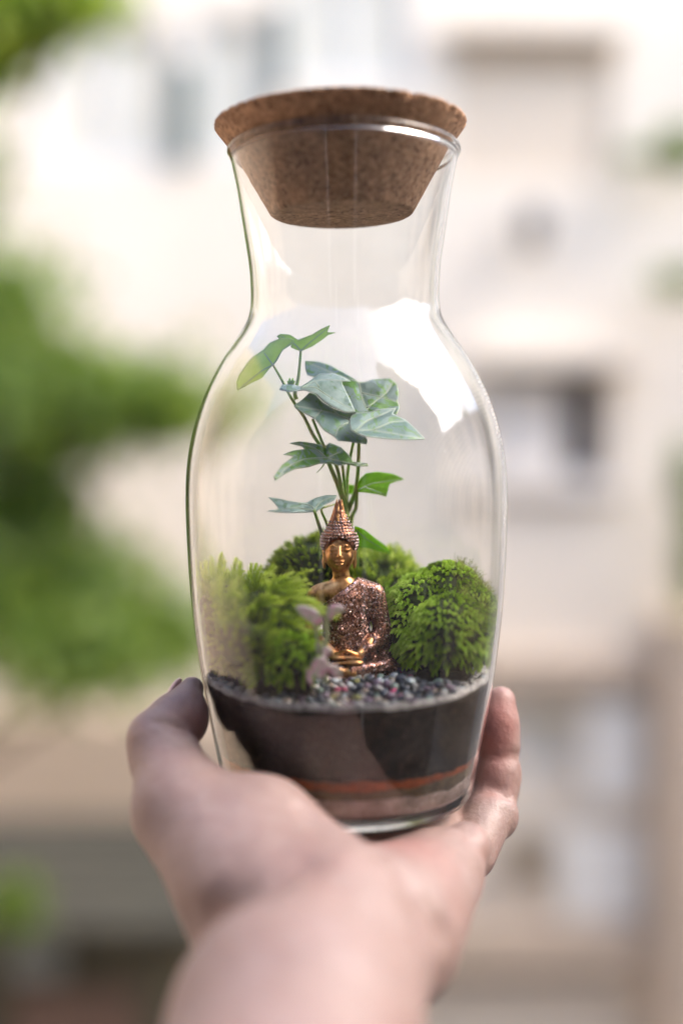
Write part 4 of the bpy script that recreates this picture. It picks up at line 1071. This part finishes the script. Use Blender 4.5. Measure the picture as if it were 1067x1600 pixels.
for k in range(400):
    if n1_ > 96: break
    a = rg.uniform(R(176), R(365)); s = rg.uniform(.0010, .0016); z = zE(1, a) - .0002
    r = r_in(z) - s - .0007 - rg.choice((0, 0, .0025)); x = AX + r*math.cos(a); y = AY + r*math.sin(a)
    if any((x-a_)**2 + (y-b_)**2 < ((s+c_)*.8)**2 for a_, b_, c_ in placed): continue
    placed.append((x, y, s)); n1_ += 1
    put_pebble(x, y, s, 'milky white' if rg.random() < .7 else 'bluish white', 'white grit along the glass', 'tiny whitish pebble in the rim of grit along the inside of the glass')
ORD = lambda n: ('%d' % n) + ('th' if 10 <= n % 100 <= 20 else {1: 'st', 2: 'nd', 3: 'rd'}.get(n % 10, 'th'))
rowsd = {}
for o, nm, x, y in PEB:
    if o['group'].startswith('white grit'): key = ('grit', 'along the inner glass'); 
    else:
        q = (AY - y)/.05; key = (nm, 'in the front row by the glass' if q > .8 else ('in the second row from the glass' if q > .62 else ('in the third row from the glass' if q > .42 else 'in the back row by the figurine')))
    rowsd.setdefault(key, []).append((x, o, nm))
for (nm_, where), lst in rowsd.items():
    lst.sort(key=lambda t: t[0])
    for i, (x, o, nm) in enumerate(lst): o['label'] = '%s %s from the left %s' % (ORD(i + 1), 'whitish grit grain' if nm_ == 'grit' else nm + ' pebble', where)
# white sand under them, hugging the glass
sv = []; sf = []; na = 140
for ir, rr in enumerate((-.0105, -.007, -.003, -.0004)):
    for k in range(na + 1):
        a = R(170) + (R(370) - R(170))*k/na; z = zE(1, a) + .0003 + (.0016 if ir == 3 else (.0013 if ir == 2 else 0)) + .0005*mn.noise(Vector((math.cos(a)*12, math.sin(a)*12, ir))) 
        r = r_in(z) + rr - .0004; sv.append((r*math.cos(a), r*math.sin(a), z - (.0012 if ir == 0 else 0)))
for ir in range(3):
    for k in range(na): b = ir*(na+1) + k; sf.append((b, b + na + 1, b + na + 2, b + 1))
b0_ = len(sv)
for k in range(na + 1): p = sv[3*(na+1) + k]; sv.append((p[0]*.998, p[1]*.998, p[2] - .0026 - .0012*mn.noise(Vector((p[0]*260, p[1]*260, 2)))))
for k in range(na): b = 3*(na+1) + k; sf.append((b, b0_ + k, b0_ + k + 1, b + 1))
M_wsand = grit('white_grit', [(.44, .41, .39), (.56, .53, .51), (.24, .22, .22), (.56, .53, .52)], 900)
o = link('white_grit', mesh('white_grit', sv, sf), None, M_wsand); o.location = (AX, AY, 0); tag(o, 'thin rim of white grit on top of the black soil along the front of the glass', 'grit', kind='stuff')

# ================================================================== HAND
h_ = .00125
f = Field((-.105, .16, -.235), (.085, .50, -.07), h_)
def H(px, py, d): return tuple(P(px, py, d))
def C2(a, b, ra, rb, k=.006, sq=(1,1,1)): f.cap(H(*a), H(*b), ra, rb, k, sq)
# forearm and wrist
C2((415, 1900, .235), (462, 1610, .285), .034, .0308, 0)
C2((462, 1610, .285), (508, 1480, .315), .0308, .0282, .01)
C2((505, 1480, .315), (570, 1440, .345), .0290, .0225, .010)
# thenar mound
C2((286, 1266, .354), (300, 1274, .352), .0142, .0146, 0)
C2((300, 1274, .352), (402, 1314, .344), .0146, .0190, .006)
C2((402, 1314, .344), (472, 1392, .330), .0190, .0218, .006)
C2((286, 1266, .354), (400, 1398, .327), .0142, .0232, .006)
# palm: metacarpals under the bottle
base_z = -.1400
def W(x, y, z): return (x, y, z)
wr = H(540, 1440, .335)
for (mx, my, mz) in ((-.020, .428, -.1395), (-.001, .436, -.1415), (.018, .432, -.1405), (.034, .414, -.1360)):
    f.cap((wr[0] + mx*.35, wr[1], wr[2] - .003), (mx, my, mz), .0150, .0118, .006)
f.cap((-.024, .378, -.1430), (.030, .378, -.1440), .0150, .0150, .006)
# hypothenar and the pad under the little finger
C2((605, 1455, .330), (688, 1368, .364), .0230, .0142, .006)
C2((690, 1362, .366), (727, 1325, .3720), .0135, .0078, .004)
f.ell(H(730, 1322, .3725), (.0078, .0085, .0076), .002)
# thumb
C2((288, 1258, .354), (256, 1178, .370), .0140, .0112, .005)
C2((256, 1178, .370), (246, 1156, .3715), .0112, .0098, .003)
C2((246, 1153, .3720), (272, 1122, .3790), .0096, .0084, .0015)
C2((272, 1122, .3790), (300, 1076, .3880), .0080, .0042, .002)
f.ell(H(293, 1120, .3815), (.0074, .0078, .0102), .002)
# little finger: one swelling per phalanx
C2((734, 1334, .394), (768, 1262, .411), .0092, .0090, .003)
f.ell(H(770, 1272, .4100), (.0094, .0094, .0100), .0012)
C2((775, 1232, .4155), (778, 1200, .4180), .0086, .0083, .0008)
f.ell(H(778, 1212, .4170), (.0086, .0086, .0092), .0008)
C2((778, 1166, .4195), (779, 1122, .4205), .0083, .0072, .0008)
f.ell(H(778, 1140, .4200), (.0080, .0082, .0135), .0010)
C2((779, 1122, .4205), (782, 1096, .4210), .0070, .0056, .001)
# ring, middle, index curling up behind the glass
for path, rr in (([(.020, .432, -.139), (.036, .460, -.122), (.037, .460, -.100), (.034, .464, -.083)], .0086),
                 ([(.000, .438, -.140), (.016, .472, -.124), (.016, .4715, -.102), (.014, .474, -.084)], .0088),
                 ([(-.020, .430, -.138), (-.012, .472, -.126), (-.008, .4735, -.104), (-.007, .476, -.087)], .0086)):
    for i in range(3): f.cap(path[i], path[i+1], rr*(1.08 - .07*i), rr*(1.0 - .08*i), .003)
# contact with the bottle: carve its outside away
X = f.ax[0][:, None, None]; Y = f.ax[1][None, :, None]; Zz = f.ax[2]
zs_ = np.array([p[1] for p in prof][::-1]); rs_a = np.array([p[0] for p in prof][::-1])
rz = np.interp(Zz, zs_, rs_a); low = Zz < ZB + .0065; tt = np.clip((ZB + .0065 - Zz)/.0065, 0, 1)
rz = rz - np.where(low, .0065*(1 - np.sqrt(1 - tt**2)), 0)
tx = (Zz - PIV.z)*math.sin(TILT)
rad_ = np.sqrt((X - AX - tx[None, None, :])**2 + (Y - AY)**2)
db = np.maximum(rad_ - rz[None, None, :], (ZB - Zz)[None, None, :]) - .0004
f.f[:] = np.where(db < .02, np.maximum(f.f, -db), f.f).astype(np.float32)
# creases
def HG(pts, amt, wd): f.groove([H(*p) for p in pts], amt, wd)
HG([(748, 1179, .4125), (765, 1180, .4105), (785, 1180, .4095), (800, 1180, .4115), (812, 1179, .416)], .0016, .0011)
HG([(738, 1237, .409), (755, 1236, .4070), (775, 1238, .4060), (792, 1250, .4065), (806, 1266, .411)], .0017, .0012)
HG([(760, 1228, .4075), (785, 1232, .4075), (804, 1242, .412)], .0007, .0010)
HG([(752, 1290, .385), (764, 1310, .386), (763, 1332, .388), (754, 1356, .390)], .0016, .0012)
HG([(238, 1127, .3650), (262, 1133, .3660), (286, 1144, .3690), (302, 1156, .3720), (310, 1167, .375)], .0019, .0012)
HG([(262, 1160, .3590), (288, 1168, .3590), (306, 1178, .3620)], .0008, .0010)
HG([(262, 1192, .3560), (285, 1193, .3560), (312, 1199, .3600)], .0012, .0013)
HG([(548, 1330, .335), (600, 1358, .318), (650, 1398, .312), (690, 1450, .312)], .0020, .0046)
HG([(500, 1352, .325), (560, 1372, .308), (620, 1412, .302), (660, 1450, .305)], .0011, .0024)
HG([(556, 1312, .352), (520, 1330, .335), (470, 1385, .312), (400, 1452, .300)], .0018, .0040)
HG([(300, 1440, .312), (350, 1432, .302), (420, 1400, .297), (480, 1370, .305)], .0030, .0060)
HG([(400, 1500, .285), (500, 1478, .282), (620, 1492, .288)], .0014, .0022); HG([(430, 1452, .292), (520, 1436, .290), (610, 1460, .294)], .0012, .0020)
for px in (430, 520): f.cap(H(px + 40, 1440, .3000), H(px - 30, 1700, .2600), .0030, .0034, .010)
HG([(470, 1262, .333), (500, 1300, .322), (520, 1345, .316), (560, 1400, .308)], .0012, .0016)
HG([(600, 1330, .350), (650, 1345, .345), (700, 1352, .348)], .0010, .0013)
HG([(620, 1312, .360), (660, 1318, .357), (712, 1322, .362)], .0008, .0011)
HG([(380, 1530, .275), (480, 1508, .272), (640, 1524, .280)], .0009, .0015)
HG([(330, 1290, .335), (380, 1330, .325), (430, 1350, .318)], .0006, .0014)
hand_me = f.mesh('hand')
# relax the lattice a little
n = len(hand_me.vertices); co = np.empty(n*3, np.float32); hand_me.vertices.foreach_get('co', co); co = co.reshape(-1, 3)
ne = len(hand_me.edges); ev = np.empty(ne*2, np.int32); hand_me.edges.foreach_get('vertices', ev); ev = ev.reshape(-1, 2)
deg = np.bincount(ev.ravel(), minlength=n).astype(np.float32)
for it in range(4):
    acc = np.zeros((n, 3)); 
    for k in range(3): acc[:, k] = np.bincount(ev[:, 0], co[ev[:, 1], k], n) + np.bincount(ev[:, 1], co[ev[:, 0], k], n)
    av = acc/np.maximum(deg, 1)[:, None]; co = co + (av - co)*(.5 if it % 2 == 0 else -.46)
hand_me.vertices.foreach_set('co', co.astype(np.float32).ravel()); hand_me.update()
M_skin = mat('skin', (.60, .38, .31), .50, Subsurface_Weight=.12, Subsurface_Scale=.004)
m = M_skin; BS(m).inputs['Subsurface Radius'].default_value = (1, .35, .2)
n1_ = noise(m, 38, 4, .6); r_ = ramp(m, n1_.outputs[0], [(.30, (.275, .178, .155)), (.50, (.262, .183, .160)), (.70, (.29, .208, .188))])
n2_ = noise(m, 190, 5, .6); r2_ = ramp(m, n2_.outputs[0], [(.35, (.93, .86, .85)), (.65, (1.06, 1.05, 1.05))])
col = mixc(m, 1.0, r_.outputs[0], r2_.outputs[0], 'MULTIPLY')
# rosier skin near the finger tips and the middle of the palm
g1 = N(m, 'ShaderNodeNewGeometry')
def rosy(center, rad, amt, col, c=(.38, .15, .135)):
    vd = N(m, 'ShaderNodeVectorMath', operation='DISTANCE'); L(m, g1.outputs['Position'], vd.inputs[0]); vd.inputs[1].default_value = center
    mr = N(m, 'ShaderNodeMapRange'); mr.inputs[1].default_value = 0; mr.inputs[2].default_value = rad; mr.inputs[3].default_value = amt; mr.inputs[4].default_value = 0
    L(m, vd.outputs['Value'], mr.inputs[0]); return mixc(m, mr.outputs[0], col, c)
for ctr, rad, amt in ((H(770, 1115, .412), .015, .9), (H(765, 1160, .412), .013, .9), (H(765, 1215, .410), .012, .5), (H(300, 1130, .376), .013, .35), (H(620, 1350, .345), .022, .5), (H(560, 1345, .34), .014, .3)):
    col = rosy(ctr, rad, amt, col)
nv = noise(m, 26, 3, .5, dist=2.5); rv = ramp(m, nv.outputs[0], [(.475, (0, 0, 0)), (.5, (.09, .09, .09)), (.525, (0, 0, 0))]); col = mixc(m, rv.outputs[0], col, (.15, .13, .17))
vc = N(m, 'ShaderNodeTexVoronoi'); vc.inputs['Scale'].default_value = 620; L(m, coords(m), vc.inputs['Vector'])
L(m, col, BS(m).inputs['Base Color'])
n3_ = noise(m, 900, 4); n4_ = noise(m, 110, 6, .65)
L(m, bump(m, vc.outputs['Distance'], .25, .0003, bump(m, n4_.outputs[0], .5, .002).outputs[0]).outputs[0], BS(m).inputs['Normal'])
r3_ = ramp(m, n2_.outputs[0], [(.3, (.42, .42, .42)), (.7, (.56, .56, .56))]); L(m, r3_.outputs[0], BS(m).inputs['Roughness'])
hand = empty('hand', H(455, 1600, .285)); tag(hand, 'bare left hand and wrist cradling the glass bottle from below, thumb on the left', 'hand')
under(hand, link('palm_and_fingers', hand_me, None, M_skin))
# thumb nail
M_nail = mat('nail', (.72, .47, .42), .25)
f = Field(tuple(Vector(H(288, 1075, .3862)) - Vector((.012,)*3)), tuple(Vector(H(288, 1075, .3862)) + Vector((.012,)*3)), .0003)
up_t = (Vector(H(300, 1076, .388)) - Vector(H(268, 1124, .378))).normalized(); out_ = Vector((-.75, .45, .45)); out_ = (out_ - up_t*out_.dot(up_t)).normalized(); sd_ = up_t.cross(out_)
Rm = Matrix((sd_, up_t, out_)).transposed()
cN = Vector(H(292, 1088, .3860)) + out_*.0050 - up_t*.0002
f.ell(cN, (.0038, .0056, .0012), 0, Rm); me = f.mesh('nail'); under(hand, link('nail', me, None, M_nail))
print('scene built')
